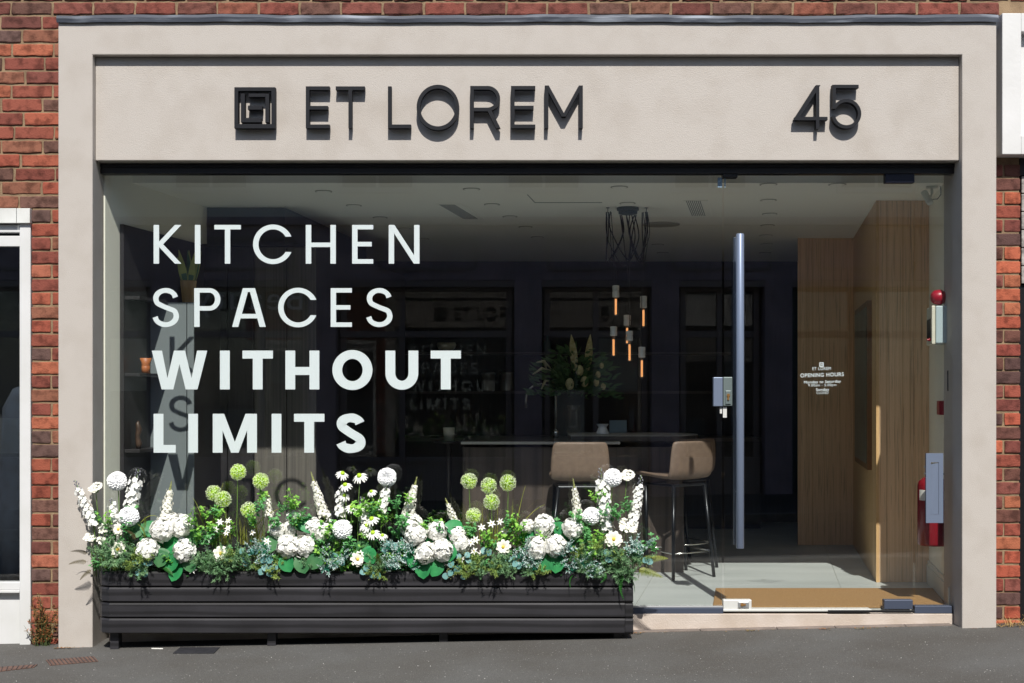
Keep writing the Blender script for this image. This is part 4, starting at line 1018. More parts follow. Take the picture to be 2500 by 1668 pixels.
for (px, py, r) in ((1415, 905, 11), (1391, 938, 12), (1427, 932, 11), (1460, 915, 7), (1456, 934, 8), (1473, 944, 7), (1469, 893, 6)):
    mb = MB(); p = P(px, py, y-.1); rr = r*sc*.95; mb.sphere(p, rr, 12, 8, (1, 1, 1.4)); build(mb, 'protea', M['protea'], t, smooth=True)
for (px, py, lean) in ((1395, 830, -.12), (1437, 832, .08)):
    mb = MB(); p = P(px+10 if lean < 0 else px-3, 905, y); mb.leaf(p, Vector((lean, 0, 1)), Vector((0, -1, 0)), .26, .055, (.5, .9, 1, .7, .05), bend=.05, cup=.1); build(mb, 'tall_leaf', M['protea'], t)
for k, (a, b_) in enumerate((((1345, 905), (1300, 915)), ((1335, 905), (1322, 880)), ((1345, 900), (1310, 885)), ((1340, 930), (1322, 950)))):
    mb = MB(); p0 = P(a[0], a[1], y-.05); p1 = P(b_[0], b_[1], y-.1); mid = (p0+p1)/2+Vector((0, 0, .03)); mb.tube([p0, mid, p1], [.004, .011, .004], 8); build(mb, 'plume', M['dryplume'], t, smooth=True)

# entrance fittings on the right wall
def wallpt(y): return xr_(y)
y0, y1 = .25, .50
t = thing('fire_alarm_panel', 'pale grey fire alarm control panel high on the right entrance wall', 'alarm panel', (wallpt(.45), .45, PZ(800, .4)))
mb = MB(); zt_, zb2 = PZ(751, .4), PZ(841, .4)
mb.prism([(wallpt(y0)-.082, y0), (wallpt(y0)-.001, y0), (wallpt(y1)-.001, y1), (wallpt(y1)-.082, y1)], zb2, zt_); build(mb, 'case', M['panelgrey'], t, .006)
mb = MB(); mb.prism([(wallpt(y0)-.104, y0+.004), (wallpt(y0)-.0825, y0+.004), (wallpt(y1)-.0825, y1-.004), (wallpt(y1)-.104, y1-.004)], zb2-.006, zt_+.002); o = build(mb, 'cover', M['cream'], t, .006)
mb = MB(); a, b_ = y0+.05, y1-.05; mb.prism([(wallpt(a)-.107, a), (wallpt(a)-.1045, a), (wallpt(b_)-.1045, b_), (wallpt(b_)-.107, b_)], zb2+.03, zt_-.07); build(mb, 'keypad', M['blackpl'], o)
mb = MB(); mb.lathe([(.010, 0), (.010, .012)], (wallpt(.29)-.116, .29, zb2+.022), 14, 'x'); mb.tube([(wallpt(.29)-.108, .29, zb2+.022), (wallpt(.29)-.128, .29, zb2+.022)], .005, 8); build(mb, 'key', M['redp'], o)
ys = .30; zc_ = PZ(726, ys)
mb = MB(); mb.lathe([(.004, -.103), (.025, -.099), (.038, -.085), (.043, -.06), (.043, -.045), (.036, -.04), (.036, -.001)], (wallpt(ys), ys, zc_), 28, 'x')
o = build(mb, 'fire_sounder', M['redp'], loc=(wallpt(ys), ys, zc_), smooth=True); tag(o, 'round red fire alarm sounder above the grey alarm panel', 'alarm sounder')
mb = MB(); ya, yb = .45, .56; mb.prism([(wallpt(ya)-.035, ya), (wallpt(ya)-.001, ya), (wallpt(yb)-.001, yb), (wallpt(yb)-.035, yb)], PZ(1013, .5), PZ(979, .5)); tag(build(mb, 'call_point', M['redp'], loc=(wallpt(.5), .5, PZ(996, .5)), bevel=.004), 'red fire alarm break glass call point on the right entrance wall', 'call point')
mb = MB(); ya, yb = .66, .74; mb.prism([(wallpt(ya)-.012, ya), (wallpt(ya)-.001, ya), (wallpt(yb)-.001, yb), (wallpt(yb)-.012, yb)], PZ(1012, .7), PZ(979, .7)); tag(build(mb, 'door_switch', M['blackpl'], loc=(wallpt(.7), .7, PZ(996, .7)), bevel=.002), 'narrow black switch left of the red call point', 'switch')
mb = MB(); ya, yb = .22, .36; mb.prism([(wallpt(ya)-.02, ya), (wallpt(ya)-.001, ya), (wallpt(yb)-.001, yb), (wallpt(yb)-.02, yb)], PZ(955, .3), PZ(905, .3)); tag(build(mb, 'entry_keypad', M['cover'], loc=(wallpt(.3), .3, PZ(930, .3)), bevel=.003), 'dark entry keypad on the wall next to the red and blue notice', 'keypad')
t = thing('safety_notice', 'thin red white and blue safety notice on the right entrance wall', 'notice', (wallpt(.42), .42, PZ(930, .4)))
ya, yb = .38, .46
for nm, a_, b__, mm in (('white_band', 899, 909, M['label']), ('blue_band', 910, 952, mat('notice_blue', S(84, 100, 150), .6, col2=S(180, 186, 200), nscale=60)), ('red_band', 953, 976, mat('notice_red', S(190, 70, 60), .6, col2=S(210, 180, 170), nscale=60))):
    mb = MB(); mb.prism([(wallpt(ya)-.004, ya), (wallpt(ya)-.001, ya), (wallpt(yb)-.001, yb), (wallpt(yb)-.004, yb)], PZ(b__, .42), PZ(a_, .42)); build(mb, nm, mm, t)
mb = MB(); ya, yb = .40, .47; mb.prism([(wallpt(ya)-.01, ya), (wallpt(ya)-.001, ya), (wallpt(yb)-.001, yb), (wallpt(yb)-.01, yb)], PZ(1105, .4), PZ(1068, .4)); tag(build(mb, 'light_switch', M['cream'], loc=(wallpt(.4), .43, PZ(1086, .4)), bevel=.003), 'cream light switch plate above the letterbox on the right wall', 'switch')
# extinguisher
y = .40; X = PX(2277, y); r = (PX(2313, y)-PX(2241, y))/2; zb_, zt_ = PZ(1331, y), PZ(1165, y)
t = thing('fire_extinguisher', 'red fire extinguisher behind the letterbox in the entrance', 'fire extinguisher', (X, y, zb_))
mb = MB(); mb.lathe([(r*.93, zb_), (r, zb_+.012), (r, zt_-.05), (r*.92, zt_-.025), (r*.6, zt_-.002), (r*.25, zt_+.006)], (X, y, 0), 32); o = build(mb, 'cylinder', M['red'], t, smooth=False)
for p in o.data.polygons: p.use_smooth = len(p.vertices) == 4
mb = MB(); mb.lathe([(.013, zt_+.004), (.013, zt_+.04), (.02, zt_+.042), (.02, zt_+.05)], (X, y, 0), 14); mb.tube([(X, y, zt_+.045), (X-.05, y-.01, zt_+.06)], .007, 8); mb.tube([(X, y, zt_+.03), (X-.05, y-.01, zt_+.02)], .006, 8); build(mb, 'valve', M['silver'], t)
mb = MB(); n = 8
for i in range(n):
    a0, a1 = rad(-165+i*9), rad(-165+(i+1)*9); rr = r+.0012
    b = len(mb.v); mb.v += [(X+rr*math.cos(a), y+rr*math.sin(a), z) for z in (zt_-.13, zt_-.07) for a in (a0, a1)]; mb.face([b, b+1, b+3, b+2])
build(mb, 'label', M['label'], t)
mb = MB(); mb.tube([(X+.01, y, zt_+.04), (X+r+.02, y-.01, zt_), (X+r+.012, y-.02, zt_-.2), (X+r+.006, y-.02, zb_+.12)], .007, 8); build(mb, 'hose', M['blackpl'], t, smooth=True)
mb = MB(); mb.prism([(X+r*.5, y-.02), (wallpt(y)-.001, y-.02), (wallpt(y)-.001, y+.02), (X+r*.5, y+.02)], zt_-.03, zt_-.01); build(mb, 'wall_bracket', M['silver'], t)
# CCTV camera
y = .62
t = thing('security_camera', 'white bullet security camera hung from the entrance ceiling', 'security camera', (PX(2275, y), y, CLZ))
mb = MB(); mb.lathe([(.030, CLZ-.012), (.034, CLZ-.010), (.034, CLZ-.001)], (PX(2275, y), y, 0), 24); build(mb, 'base', M['white_pl'], t)
mb = MB(); mb.tube([(PX(2275, y), y, CLZ-.01), (PX(2275, y), y, PZ(473, y))], .0085, 12); mb.tube([(PX(2275, y), y, PZ(473, y)), (PX(2271, y), y, PZ(482, y))], .005, 8); build(mb, 'bracket', M['white_pl'], t)
mb = MB(); a = Vector(P(2256, 470, y)); b_ = Vector(P(2272, 497, y-.06)); d = (b_-a).normalized()
mb.tube([a-d*.004, a, b_-d*.02, b_-d*.003, b_], [.014, .019, .021, .019, .012], 18); build(mb, 'body', M['white_pl'], t, smooth=True)
mb = MB(); mb.tube([P(2291, 443, y), P(2297, 460, y), P(2297, 475, y), P(2289, 486, y), P(2270, 487, y)], .0022, 8); build(mb, 'cable', M['blackpl'], t, smooth=True)

# ------------------------------------------------------------------ planter
PY0 = -.12
ZP = [PZ(p, PY0) for p in (1396, 1434.5, 1472.5, 1510.5, 1549.5)]
XP0, XP1 = PX(232, PY0), PX(1546, PY0)
t = thing('planter_box', 'long black stained timber planter in front of the window', 'planter', ((XP0+XP1)/2, 0, ZP[4]))
for k in range(4):
    z1, z0 = ZP[k], ZP[k+1]+.0055
    ch = .0085
    # plan outline: front, left corner turned back so its shape darkens the shaded end
    secs = [(XP0, .02, 1), (XP0+.004, -.05, 1), (XP0+.028, -.095, 1), (XP0+.075, -.12, 1), (XP1-.045, -.12, 1)]
    mb = MB()
    # profile (inset from face, z)
    prof = [(.006, z0), (.0, z0+.005), (.0, z1-ch*1.1), (.008, z1-.001), (.034, z1)]
    path = [Vector((x, y, 0)) for x, y, _ in secs]
    nrm = []
    for i in range(len(path)):
        a = path[max(0, i-1)]; b_ = path[min(len(path)-1, i+1)]; d = (b_-a).normalized(); nrm.append(Vector((-d.y, d.x, 0)))
    N = 40
    pts = []; nn = []
    for i in range(len(path)-1):
        m = 4 if i < 3 else N
        for j in range(m): f = j/m; pts.append(path[i].lerp(path[i+1], f)); nn.append(nrm[i].lerp(nrm[i+1] if i < 3 else nrm[i+1], min(1, f*(1 if i < 3 else 8))).normalized())
    pts.append(path[-1]); nn.append(nrm[-1])
    for p, n_ in zip(pts, nn):
        for (ins, z) in prof: mb.v.append((p.x+n_.x*ins, p.y+n_.y*ins, z))
        mb.v.append((p.x+n_.x*.034, p.y+n_.y*.034, z0))
    m = len(prof)+1
    for i in range(len(pts)-1):
        for j in range(m): j2 = (j+1) % m; mb.face([i*m+j, (i+1)*m+j, (i+1)*m+j2, i*m+j2])
    mb.face([i for i in range(m)]); mb.face([(len(pts)-1)*m+i for i in range(m)][::-1])
    o = build(mb, 'plank', M['plank'], t)
    mb = MB(); mb.xprism([(-.112, z0-.004), (-.122, z0+.006), (-.122, z1-.008), (-.112, z1-.001), (.10, z1-.001), (.10, z0-.004)][::-1], XP1-.0445, XP1+.0); build(mb, 'end_board', M['plank'], t, .003)
mb = MB(); mb.box(XP0+.02, XP1-.046, .085, .12, ZP[4], ZP[0]); build(mb, 'back_board', M['plank'], t)
mb = MB(); mb.box(XP0+.04, XP1-.05, -.085, .084, ZP[4]+.01, ZP[0]-.035); build(mb, 'soil', M['soil'], t)
for px in (281, 664, 1083, 1508):
    xx = PX(px, -.06); zg = SLOPE*xx
    mb = MB(); mb.box(xx-.023, xx+.023, -.075, -.01, zg, ZP[4]+.009); build(mb, 'foot', M['plank'], t, .002)

# ------------------------------------------------------------------ flowers
SZ = ZP[0]-.04     # soil level
def rnd_dir(el0=-.2, el1=1.5):
    a = R.uniform(0, 2*math.pi); e = R.uniform(el0, el1); return Vector((math.cos(a)*math.cos(e), math.sin(a)*math.cos(e), math.sin(e)))
def fib(n):
    out = []
    for i in range(n):
        z = 1-2*(i+.5)/n; r = math.sqrt(max(0, 1-z*z)); a = i*2.399963; out.append(Vector((math.cos(a)*r, math.sin(a)*r, z)))
    return out
def floret(mb, c, d, r, np_=4, prof=(.35, 1, .95, .35), bend=.25, w=.95):
    d = d.normalized(); s = d.orthogonal().normalized(); s.rotate(Matrix.Rotation(R.uniform(0, 6.28), 3, d))
    for k in range(np_):
        q = s.copy(); q.rotate(Matrix.Rotation(2*math.pi*k/np_+R.uniform(-.15, .15), 3, d))
        mb.leaf(c, (q+d*R.uniform(.0, .30)).normalized(), d, r*R.uniform(.85, 1.1), r*w, prof, bend=-bend*R.uniform(.2, 1))
def p_hydrangea(seed):
    R.seed(seed); mb = MB()
    q1, q2, q3 = rnd_dir(-1.5, 1.5), rnd_dir(-1.5, 1.5), R.uniform(0, 6)
    for d in fib(150):
        if d.z < -.75: continue
        dd = (d+rnd_dir(-1.5, 1.5)*.5).normalized(); rr = R.uniform(.88, 1.12)*(1+.05*math.sin(4.2*d.dot(q1)+q3)+.04*math.sin(6.5*d.dot(q2)))
        floret(mb, Vector((d.x*.050*rr, d.y*.048*rr, d.z*.046*rr)), dd, R.uniform(.0105, .0138), 4, (.25, .9, 1.15, .75), bend=.2, w=1.0)
    c = MB(); c.sphere((0, 0, 0), .037, 12, 8, (1.05, 1, .95))
    return mb.mesh('hydrangea_head', M['petal']), c.mesh('hydrangea_core', M['core'])
def p_allium(seed):
    R.seed(seed); mb = MB(); tp = MB()
    for d in fib(230):
        d = (d+rnd_dir(-1.5, 1.5)*.10).normalized(); L = R.uniform(.040, .047)
        s = d.orthogonal().normalized()
        mb.leaf(d*.008, d, s, L-.008, .0026, (.6, .8, 1))
        for k in range(4):
            q = s.copy(); q.rotate(Matrix.Rotation(k*1.57+R.random(), 3, d)); tp.leaf(d*(L-.004), (q*.8+d*.8), d, .0070, .0026, (.5, 1, .1), bend=0)
    mb.sphere((0, 0, 0), .018, 12, 8)
    return mb.mesh('allium_spikes', M['lime']), tp.mesh('allium_tips', M['limetip'])
def p_dahlia(seed):
    R.seed(seed); mb = MB()
    pts = fib(150)
    for d in pts:
        if d.z < -.55: continue
        zx = Vector((0, 0, 1)); ta = (d*d.z-zx)
        ta = ta.normalized() if ta.length > .05 else Vector((1, 0, 0))
        mb.leaf(d*.030-ta*.004, (ta*.55+d*.85+rnd_dir(-1.5, 1.5)*.10).normalized(), d, R.uniform(.019, .023), .0138, (.45, 1, 1.05, .6), bend=.1, cup=.24)
    mb.sphere((0, 0, 0), .029, 12, 8)
    return mb.mesh('dahlia_head', M['petal_cool'])
def p_daisy(seed):
    R.seed(seed); mb = MB()
    for k in range(13):
        a = 2*math.pi*k/13+R.uniform(-.12, .12); d = Vector((math.cos(a), math.sin(a), -.05+R.uniform(-.15, .05)))
        mb.leaf(Vector((math.cos(a)*.009, math.sin(a)*.009, 0)), d, Vector((0, 0, 1)), R.uniform(.032, .038), .0125, (.5, 1, .95, .45), bend=-.45, cup=.12)
    c = MB()
    c.sphere((0, 0, .006), .0135, 14, 8, (1, 1, .85))
    for d in fib(90):
        if d.z > -.1: c.leaf(Vector((d.x*.0125, d.y*.0125, .006+d.z*.0105)), d, d.orthogonal(), .0045, .002, (1, .6, .2))
    return mb.mesh('daisy_petals', M['petal']), c.mesh('daisy_dome', M['lime'])
def p_cosmos(seed, n=9, r=.034):
    R.seed(seed); mb = MB()
    for layer in (0, 1):
        for k in range(n):
            a = 2*math.pi*(k+.5*layer)/n+R.uniform(-.1, .1); d = Vector((math.cos(a), math.sin(a), .25+layer*.35))
            mb.leaf(Vector((math.cos(a)*.004, math.sin(a)*.004, layer*.002)), d, Vector((0, 0, 1)), r*(1-.22*layer)*R.uniform(.92, 1.05), r*.62, (.3, .95, 1.05, .6), bend=-.25, cup=.14)
    c = MB(); c.sphere((0, 0, .006), .008, 10, 6)
    return mb.mesh('cosmos_petals', M['petal_cream']), c.mesh('cosmos_centre', M['yellow'])
def p_star(seed):
    R.seed(seed); mb = MB()
    for k in range(6):
        a = 2*math.pi*k/6; d = Vector((math.cos(a), math.sin(a), .3)); mb.leaf(Vector((0, 0, 0)), d, Vector((0, 0, 1)), .024, .0095, (.3, 1, .75, .05), bend=-.3, cup=.1)
    c = MB(); c.sphere((0, 0, .004), .0035, 8, 5)
    return mb.mesh('star_petals', M['petal']), c.mesh('star_centre', M['yellow'])
def p_cluster(seed):   # lacy umbel of tiny florets
    R.seed(seed); mb = MB()
    for i in range(55):
        a = R.uniform(0, 6.28); r = .04*math.sqrt(R.random()); c = Vector((r*math.cos(a), r*math.sin(a), .012*(1-(r/.04)**2)+R.uniform(-.004, .004)))
        floret(mb, c, Vector((c.x*6, c.y*6, 1)), .0085, 5, (.4, 1, .4), .1)
    s = MB()
    for i in range(12):
        a = i*.52; s.tube([(0, 0, -.04), (.032*math.cos(a), .032*math.sin(a), 0)], .0012, 4)
    return mb.mesh('umbel_florets', M['petal_cream']), s.mesh('umbel_stalks', M['stem'])
heartprof = (.12, .75, 1.0, .92, .62, .28, .02)
def heartleaf(mb, o_, d, n, L, W):
    side = d.cross(n).normalized()
    mb.leaf(o_, d, n, L, W, (.5, .96, 1.08, 1.06, .94, .68, .05), bend=-.15, cup=.10)
    # the two basal lobes
    for s_ in (-1, 1): mb.leaf(o_+d*L*.10, (side*s_*.72-d*.35), n, L*.36, W*.52, (1.1, 1.0, .7, .2), bend=-.05)
prH = [p_hydrangea(100+i) for i in range(4)]; prA = [p_allium(200+i) for i in range(2)]; prD = [p_dahlia(300+i) for i in range(2)]
prY = [p_daisy(400+i) for i in range(3)]; prC = [p_cosmos(500), p_cosmos(501, 8, .032)]; prS = p_star(600); prU = [p_cluster(700), p_cluster(701)]
R.seed(4545)
def look(tox, toy, toz): return Vector((tox, toy, toz)).to_track_quat('Z', 'Y').to_euler()
ORDN = ['first', 'second', 'third', 'fourth', 'fifth', 'sixth', 'seventh', 'eighth', 'ninth', 'tenth', 'eleventh', 'twelfth', 'thirteenth', 'fourteenth', 'fifteenth', 'sixteenth', 'seventeenth', 'eighteenth', 'nineteenth', 'twentieth', 'twenty-first', 'twenty-second', 'twenty-third', 'twenty-fourth']
WHERE = [(300, 'at the left end of the planter'), (470, 'below the letter K column of the window lettering'), (640, 'in the left third of the planter'), (860, 'left of the planter middle'), (960, 'at the middle of the planter'), (1130, 'right of the planter middle'), (1280, 'below the kitchen island'), (1420, 'in front of the rear-facing stool'), (1700, 'at the right end of the planter')]
def where(px):
    for lim, s_ in WHERE:
        if px < lim: return s_
def stem_to(parent, name, p0, p1, r, m, sag=.02):
    mb = MB(); pts = []
    for i in range(9):
        f = i/8; p = p0.lerp(p1, f); p += Vector((R.uniform(-.002, .002), 0, 0))+Vector((sag*math.sin(math.pi*f), 0, 0)); pts.append(p)
    mb.tube(pts, r, 6); return build(mb, name, m, parent, smooth=True)
def flower(name, cat, word, group, px, py, rpx, y, protos, parts, tilt, rref, rank, stem_r=.0022, stem_m='stem', dyn=0):
    """one flower: head mesh copies on its own stem, root at the soil"""
    hp = P(px, py, y); bx = hp.x+R.uniform(-.03, .03); by = max(-.06, min(.06, y+.03)); bz = SZ
    if hp.z < SZ+.03: bz = hp.z-.06
    root = thing(name, '%s, %s from the left of the %s' % (word, ORDN[rank], group[0]), cat, (bx, by, bz), group[1])
    sc_ = rpx*(CD+y)/F/rref
    off = hp-Vector((bx, by, bz)); e = look(*tilt); e.rotate_axis('Z', R.uniform(0, 6.28))
    pr = R.choice(protos); pr = pr if isinstance(pr, tuple) else (pr,)
    first = None
    for me, pn in zip(pr, parts):
        if first is None: first = link_copy(me, pn, root, off, e, sc_)
        else: link_copy(me, pn, root, off, e, sc_)
    stem_to(root, 'stem', Vector((bx, by, bz)), hp-Vector(tilt).normalized()*.005, stem_r, M[stem_m], R.uniform(-.015, .015))
    return root
def run(lst, *a, **k):
    lst = sorted(lst)
    for i, it in enumerate(lst):
        px, py, r, y = it[:4]; tl = it[4] if len(it) > 4 else None
        yield i, px, py, r, y, tl
HYD = [(395,1294,28,-.10),(441,1284,28,-.07),(361,1342,26,-.13),(450,1345,26,-.14),(419,1270,20,-.04),(677,1294,20,-.07),(707,1291,19,-.05),(718,1268,20,-.02),(703,1334,27,-.12),(742,1334,27,-.12),(768,1288,24,-.08),(787,1300,22,-.09),(1004,1282,27,-.06),(1014,1305,26,-.12),(1068,1297,25,-.10),(1039,1350,26,-.14),(1080,1344,27,-.14),(1117,1308,21,-.09),(1125,1328,22,-.10),(1327,1283,26,-.10),(1287,1284,17,-.06),(1310,1338,27,-.14),(1355,1332,26,-.14),(1398,1290,25,-.10)]
for i, px, py, r, y, tl in run(HYD): flower('hydrangea', 'hydrangea', 'round white ruffled hydrangea head', ('row of hydrangea heads', 'white hydrangea heads in the planter'), px, py, r, y, prH, ('flower_head', 'core'), (R.uniform(-.3, .3), -1, R.uniform(.1, .5)), .053, i, .003, 'stem_dark')
ALL = [(581,1153,21.5,-.04),(637,1175,21.5,-.05),(522,1204,21,-.02),(545,1219,22,-.06),(607,1245,21,-.07),(1145,1175,21.5,-.04),(1193,1186,21.5,-.05),(1240,1179,22,-.04),(1200,1226,22,-.07),(1156,1259,20.5,-.07)]
for i, px, py, r, y, tl in run(ALL): flower('allium', 'allium', 'lime and white globe allium on tall stem', ('ten alliums', 'globe alliums standing above the planter'), px, py, r, y, prA, ('spikes', 'tips'), (R.uniform(-.3, .3), -.3, 1), .0475, i)
DAH = [(286,1175,24,-.03),(315,1261,25,-.10),(945,1165,23.5,-.03),(836,1293,24.5,-.12),(1496,1167,23,-.05),(1444,1260,22.5,-.09)]
for i, px, py, r, y, tl in run(DAH): flower('dahlia', 'dahlia', 'pure white pompon dahlia of tight petals', ('six pompon dahlias', 'white pompon dahlias in the planter'), px, py, r, y, prD, ('flower_head',), (R.uniform(-.3, .3), -1, .35 if i not in (3,) else 0), .05, i, .0025)
DAI = [(836,1157,19,-.07),(878,1163,22,-.09),(843,1185,19,-.10),(841,1211,17,-.08),(858,1239,18,-.11),(907,1201,15,-.05),(908,1268,20,-.12),(895,1284,19,-.10),(911,1302,20,-.14),(934,1308,15,-.13)]
for i, px, py, r, y, tl in run(DAI): flower('daisy', 'daisy', 'white drooping daisy with green dome', ('ten daisies', 'green centred daisies at the middle of the planter'), px, py, r, y, prY, ('petals', 'dome'), (R.uniform(-.4, .4), -.75, 1), .050, i, .002)
COS = [(288,1342,19,-.14),(290,1293,14,-.12),(540,1352,19,-.14),(873,1366,17,-.15),(1229,1336,18,-.13),(1498,1317,19.5,-.14)]
for i, px, py, r, y, tl in run(COS): flower('cosmos', 'cosmos', 'open cream white cosmos bloom', ('six cosmos blooms', 'open cosmos blooms in the planter'), px, py, r, y, prC, ('petals', 'centre'), (R.uniform(-.25, .25), -1, .25), .034, i, .002)
STA = [(557,1272),(537,1275),(557,1290),(526,1293),(553,1301),(616,1300),(508,1317),(505,1338),(470,1391),(1176,1288),(1200,1279),(1221,1274),(1233,1298),(1128,1364),(1157,1345),(1174,1352),(1161,1318),(1150,1325),(518,1308),(651,1322),(880,1352)]
for i, px, py, r, y, tl in run([(a, b_, R.uniform(9, 11.5), R.uniform(-.15, -.08)) for a, b_ in STA]): flower('star_flower', 'small flower', 'tiny six petalled white star flower', ('star flowers', 'tiny star flowers in the planter'), px, py, r, y, [prS], ('petals', 'centre'), (R.uniform(-.5, .5), -.9, R.uniform(.1, .7)), .024, i, .0012)
UMB = [(232,1190,17,-.05),(255,1290,16,-.06),(218,1312,14,-.05),(250,1320,13,-.08),(345,1330,9,-.1),(1530,1284,24,-.08),(1530,1160,18,-.05),(1545,1340,14,-.1)]
for i, px, py, r, y, tl in run(UMB): flower('lace_flower', 'lace flower', 'flat cream umbel of tiny florets', ('lacy umbels', 'lacy cream umbels in the planter'), px, py, r, y, prU, ('florets', 'stalks'), (R.uniform(-.4, .4), -.6, .8), .04, i)

def spike(i, n_of, base, tip, wpx, y, kind):
    b0 = P(base[0], base[1], y); t0 = P(tip[0], tip[1], y+.01); ax = (t0-b0); L = ax.length; d = ax.normalized()
    wr = wpx*1.2*(CD+y)/F
    root_p = Vector((b0.x, max(-.05, min(.06, y+.04)), SZ))
    if kind == 'lupin':
        root = thing('lupin', 'cream white tapering lupin spike, %s from the left of the six lupins' % ORDN[i], 'lupin', root_p, 'tapering lupin spikes in the planter')
    else:
        root = thing('delphinium', 'stem of open white delphinium florets, %s from the left of the nine delphiniums' % ORDN[i], 'delphinium', root_p, 'open floreted delphinium stems in the planter')
    s = MB(); s.tube([root_p, b0, b0.lerp(t0, .6), t0], [.003, .003, .0022, .001], 6); build(s, 'stem', M['stem'], root, smooth=True)
    sd = d.orthogonal().normalized(); fl = MB(); bu = MB()
    if kind == 'lupin':
        n = int(L/.0066)*3
        for k in range(n):
            f = k/n; a = k*2.4; q = sd.copy(); q.rotate(Matrix.Rotation(a, 3, d)); rr = wr*(1-f)**.55 if f > .0 else wr
            if f < .78:
                c = b0+d*(L*f)+q*rr*.45
                sz = .019*(1-.45*f)*wpx/16
                floret(fl, c+q*rr*R.uniform(.1, .5), (q+d*R.uniform(-.2, .4)), sz*R.uniform(.6, .8), 3, (.5, 1.1, 1.0, .4), .5, 1.0)
            else:
                c = b0+d*(L*f)+q*rr*.3; bu.leaf(c, (q*.6+d), q, .0085*(1.4-f), .0045, (.7, 1, .4), bend=.1); bu.sphere(tuple(c), .0028*(1.6-f), 5, 4)
        bu.tube([b0, b0+d*L*.75, t0], [wr*.15, wr*.15, .001], 6)
    else:
        n = max(10, int(L/.0052))
        for k in range(n):
            f = k/n; a = k*2.4; q = sd.copy(); q.rotate(Matrix.Rotation(a, 3, d)); q = (q+Vector((0, -.35, 0))).normalized()
            if f < .80: floret(fl, b0+d*(L*f)+q*wr*R.uniform(.35, .75), (q+d*.25), .0185*(1-.25*f)*wpx/17, 5, (.3, 1, 1.0, .4), .15, .85)
            else:
                c = b0+d*(L*f)+q*wr*.45*(1.2-f)*2; bu.sphere(tuple(c), .0038, 6, 5, (1, 1, 1.4)); bu.tube([b0+d*(L*f-.01), c], .0009, 4)
    build(fl, 'florets', M['petal_cream'] if kind == 'lupin' else M['petal'], root); build(bu, 'buds', M['bud'] if kind == 'lupin' else M['bud_grey'], root)
    lv = MB()
    for k in range(5):
        f = R.uniform(.2, .95); c = root_p.lerp(b0, f); lv.leaf(c, rnd_dir(0, .9), Vector((0, 0, 1)), R.uniform(.03, .06), .015, (.2, 1, .7, .05), bend=-.2)
    build(lv, 'leaves', M['clover2'], root)
LUP = [((401,1275),(419,1174),17,-.05),((792,1262),(759,1152),16,-.05),((995,1262),(1018,1164),17,-.05),((1113,1278),(1087,1216),12,-.05),((655,1262),(653,1198),13,-.05),((1413,1270),(1399,1168),14,-.07)]
for i, a in enumerate(sorted(LUP)): spike(i, 0, *a, 'lupin')
DEL = [((318,1250),(338,1146),20,-.04),((281,1285),(272,1216),15,-.07),((230,1285),(183,1172),15,-.06),((893,1310),(884,1212),17,-.08),((832,1262),(832,1186),16,-.05),((930,1250),(948,1178),16,-.05),((1482,1295),(1466,1142),20,-.06),((1545,1282),(1566,1160),16,-.05),((801,1275),(806,1250),10,-.06),((345,1200),(350,1190),6,-.04)]
for i, a in enumerate(sorted(DEL[:9])): spike(i, 0, *a, 'delphinium')

# big heart leaves
def fromA(x, y): return (100+.3188*x, 1100+.3188*y)
def fromB(x, y): return (650+.3188*x, 1100+.3188*y)
def fromC(x, y): return (1100+.3188*x, 1100+.3188*y)
HL = [fromA(*a) for a in ((1000,850),(1030,935),(1140,865),(1165,655),(915,725),(990,715),(835,600),(920,825),(715,605),(810,655))]+[fromB(*a) for a in ((155,865),(275,870),(378,838),(265,565),(318,570),(490,640),(150,650),(1075,740),(1110,590),(1120,825),(1200,905),(1300,900),(1270,665),(1390,650),(1440,590),(1400,790),(790,805),(730,750),(30,720))]+[fromC(*a) for a in ((600,635),(820,600),(725,855),(812,868),(700,668),(900,690))]
for i, (px, py) in enumerate(sorted(HL)):
    y = -.14 if py > 1350 else R.uniform(-.10, -.05)
    root_p = Vector((PX(px, y)+R.uniform(-.02, .02), -.04, SZ))
    o = thing('hydrangea_leaf', 'broad heart shaped green leaf under the hydrangeas', 'leaf', root_p, 'broad heart leaves around the hydrangeas')
    c = P(px, py, y); mb = MB(); dn = Vector((R.uniform(-.6, .6), -.35, -1 if py > 1340 else R.uniform(-.5, .5))).normalized()
    if py <= 1340: dn = Vector((R.choice((-1, 1))*R.uniform(.4, 1), -.2, R.uniform(-.2, .6))).normalized()
    n = Vector((R.uniform(-.3, .3), -1, .55)).normalized(); L = R.uniform(.085, .105)
    heartleaf(mb, c-dn*L*.45, dn, n, L, L*.88)
    build(mb, 'blade', M['heart2'] if R.random() < .3 else M['heart'], o, smooth=True)
    st = MB(); st.tube([root_p, (root_p+c)/2+Vector((0, -.02, .02)), c-dn*L*.45], .002, 5); build(st, 'stalk', M['stem'], o)
EU = [fromA(*a) for a in ((735,850),(785,855),(748,935),(1540,770),(1565,838),(1640,775),(1745,830),(1700,840),(1765,905),(1715,898))]+[fromB(*a) for a in ((25,840),(40,905),(520,810),(545,870),(770,900),(815,950),(975,740),(925,715),(1415,870),(1475,915),(1470,810),(1410,940),(1540,800),(1700,770))]+[fromC(*a) for a in ((290,780),(440,830),(495,870),(490,828),(1205,835),(1450,800),(1525,850),(1200,780))]
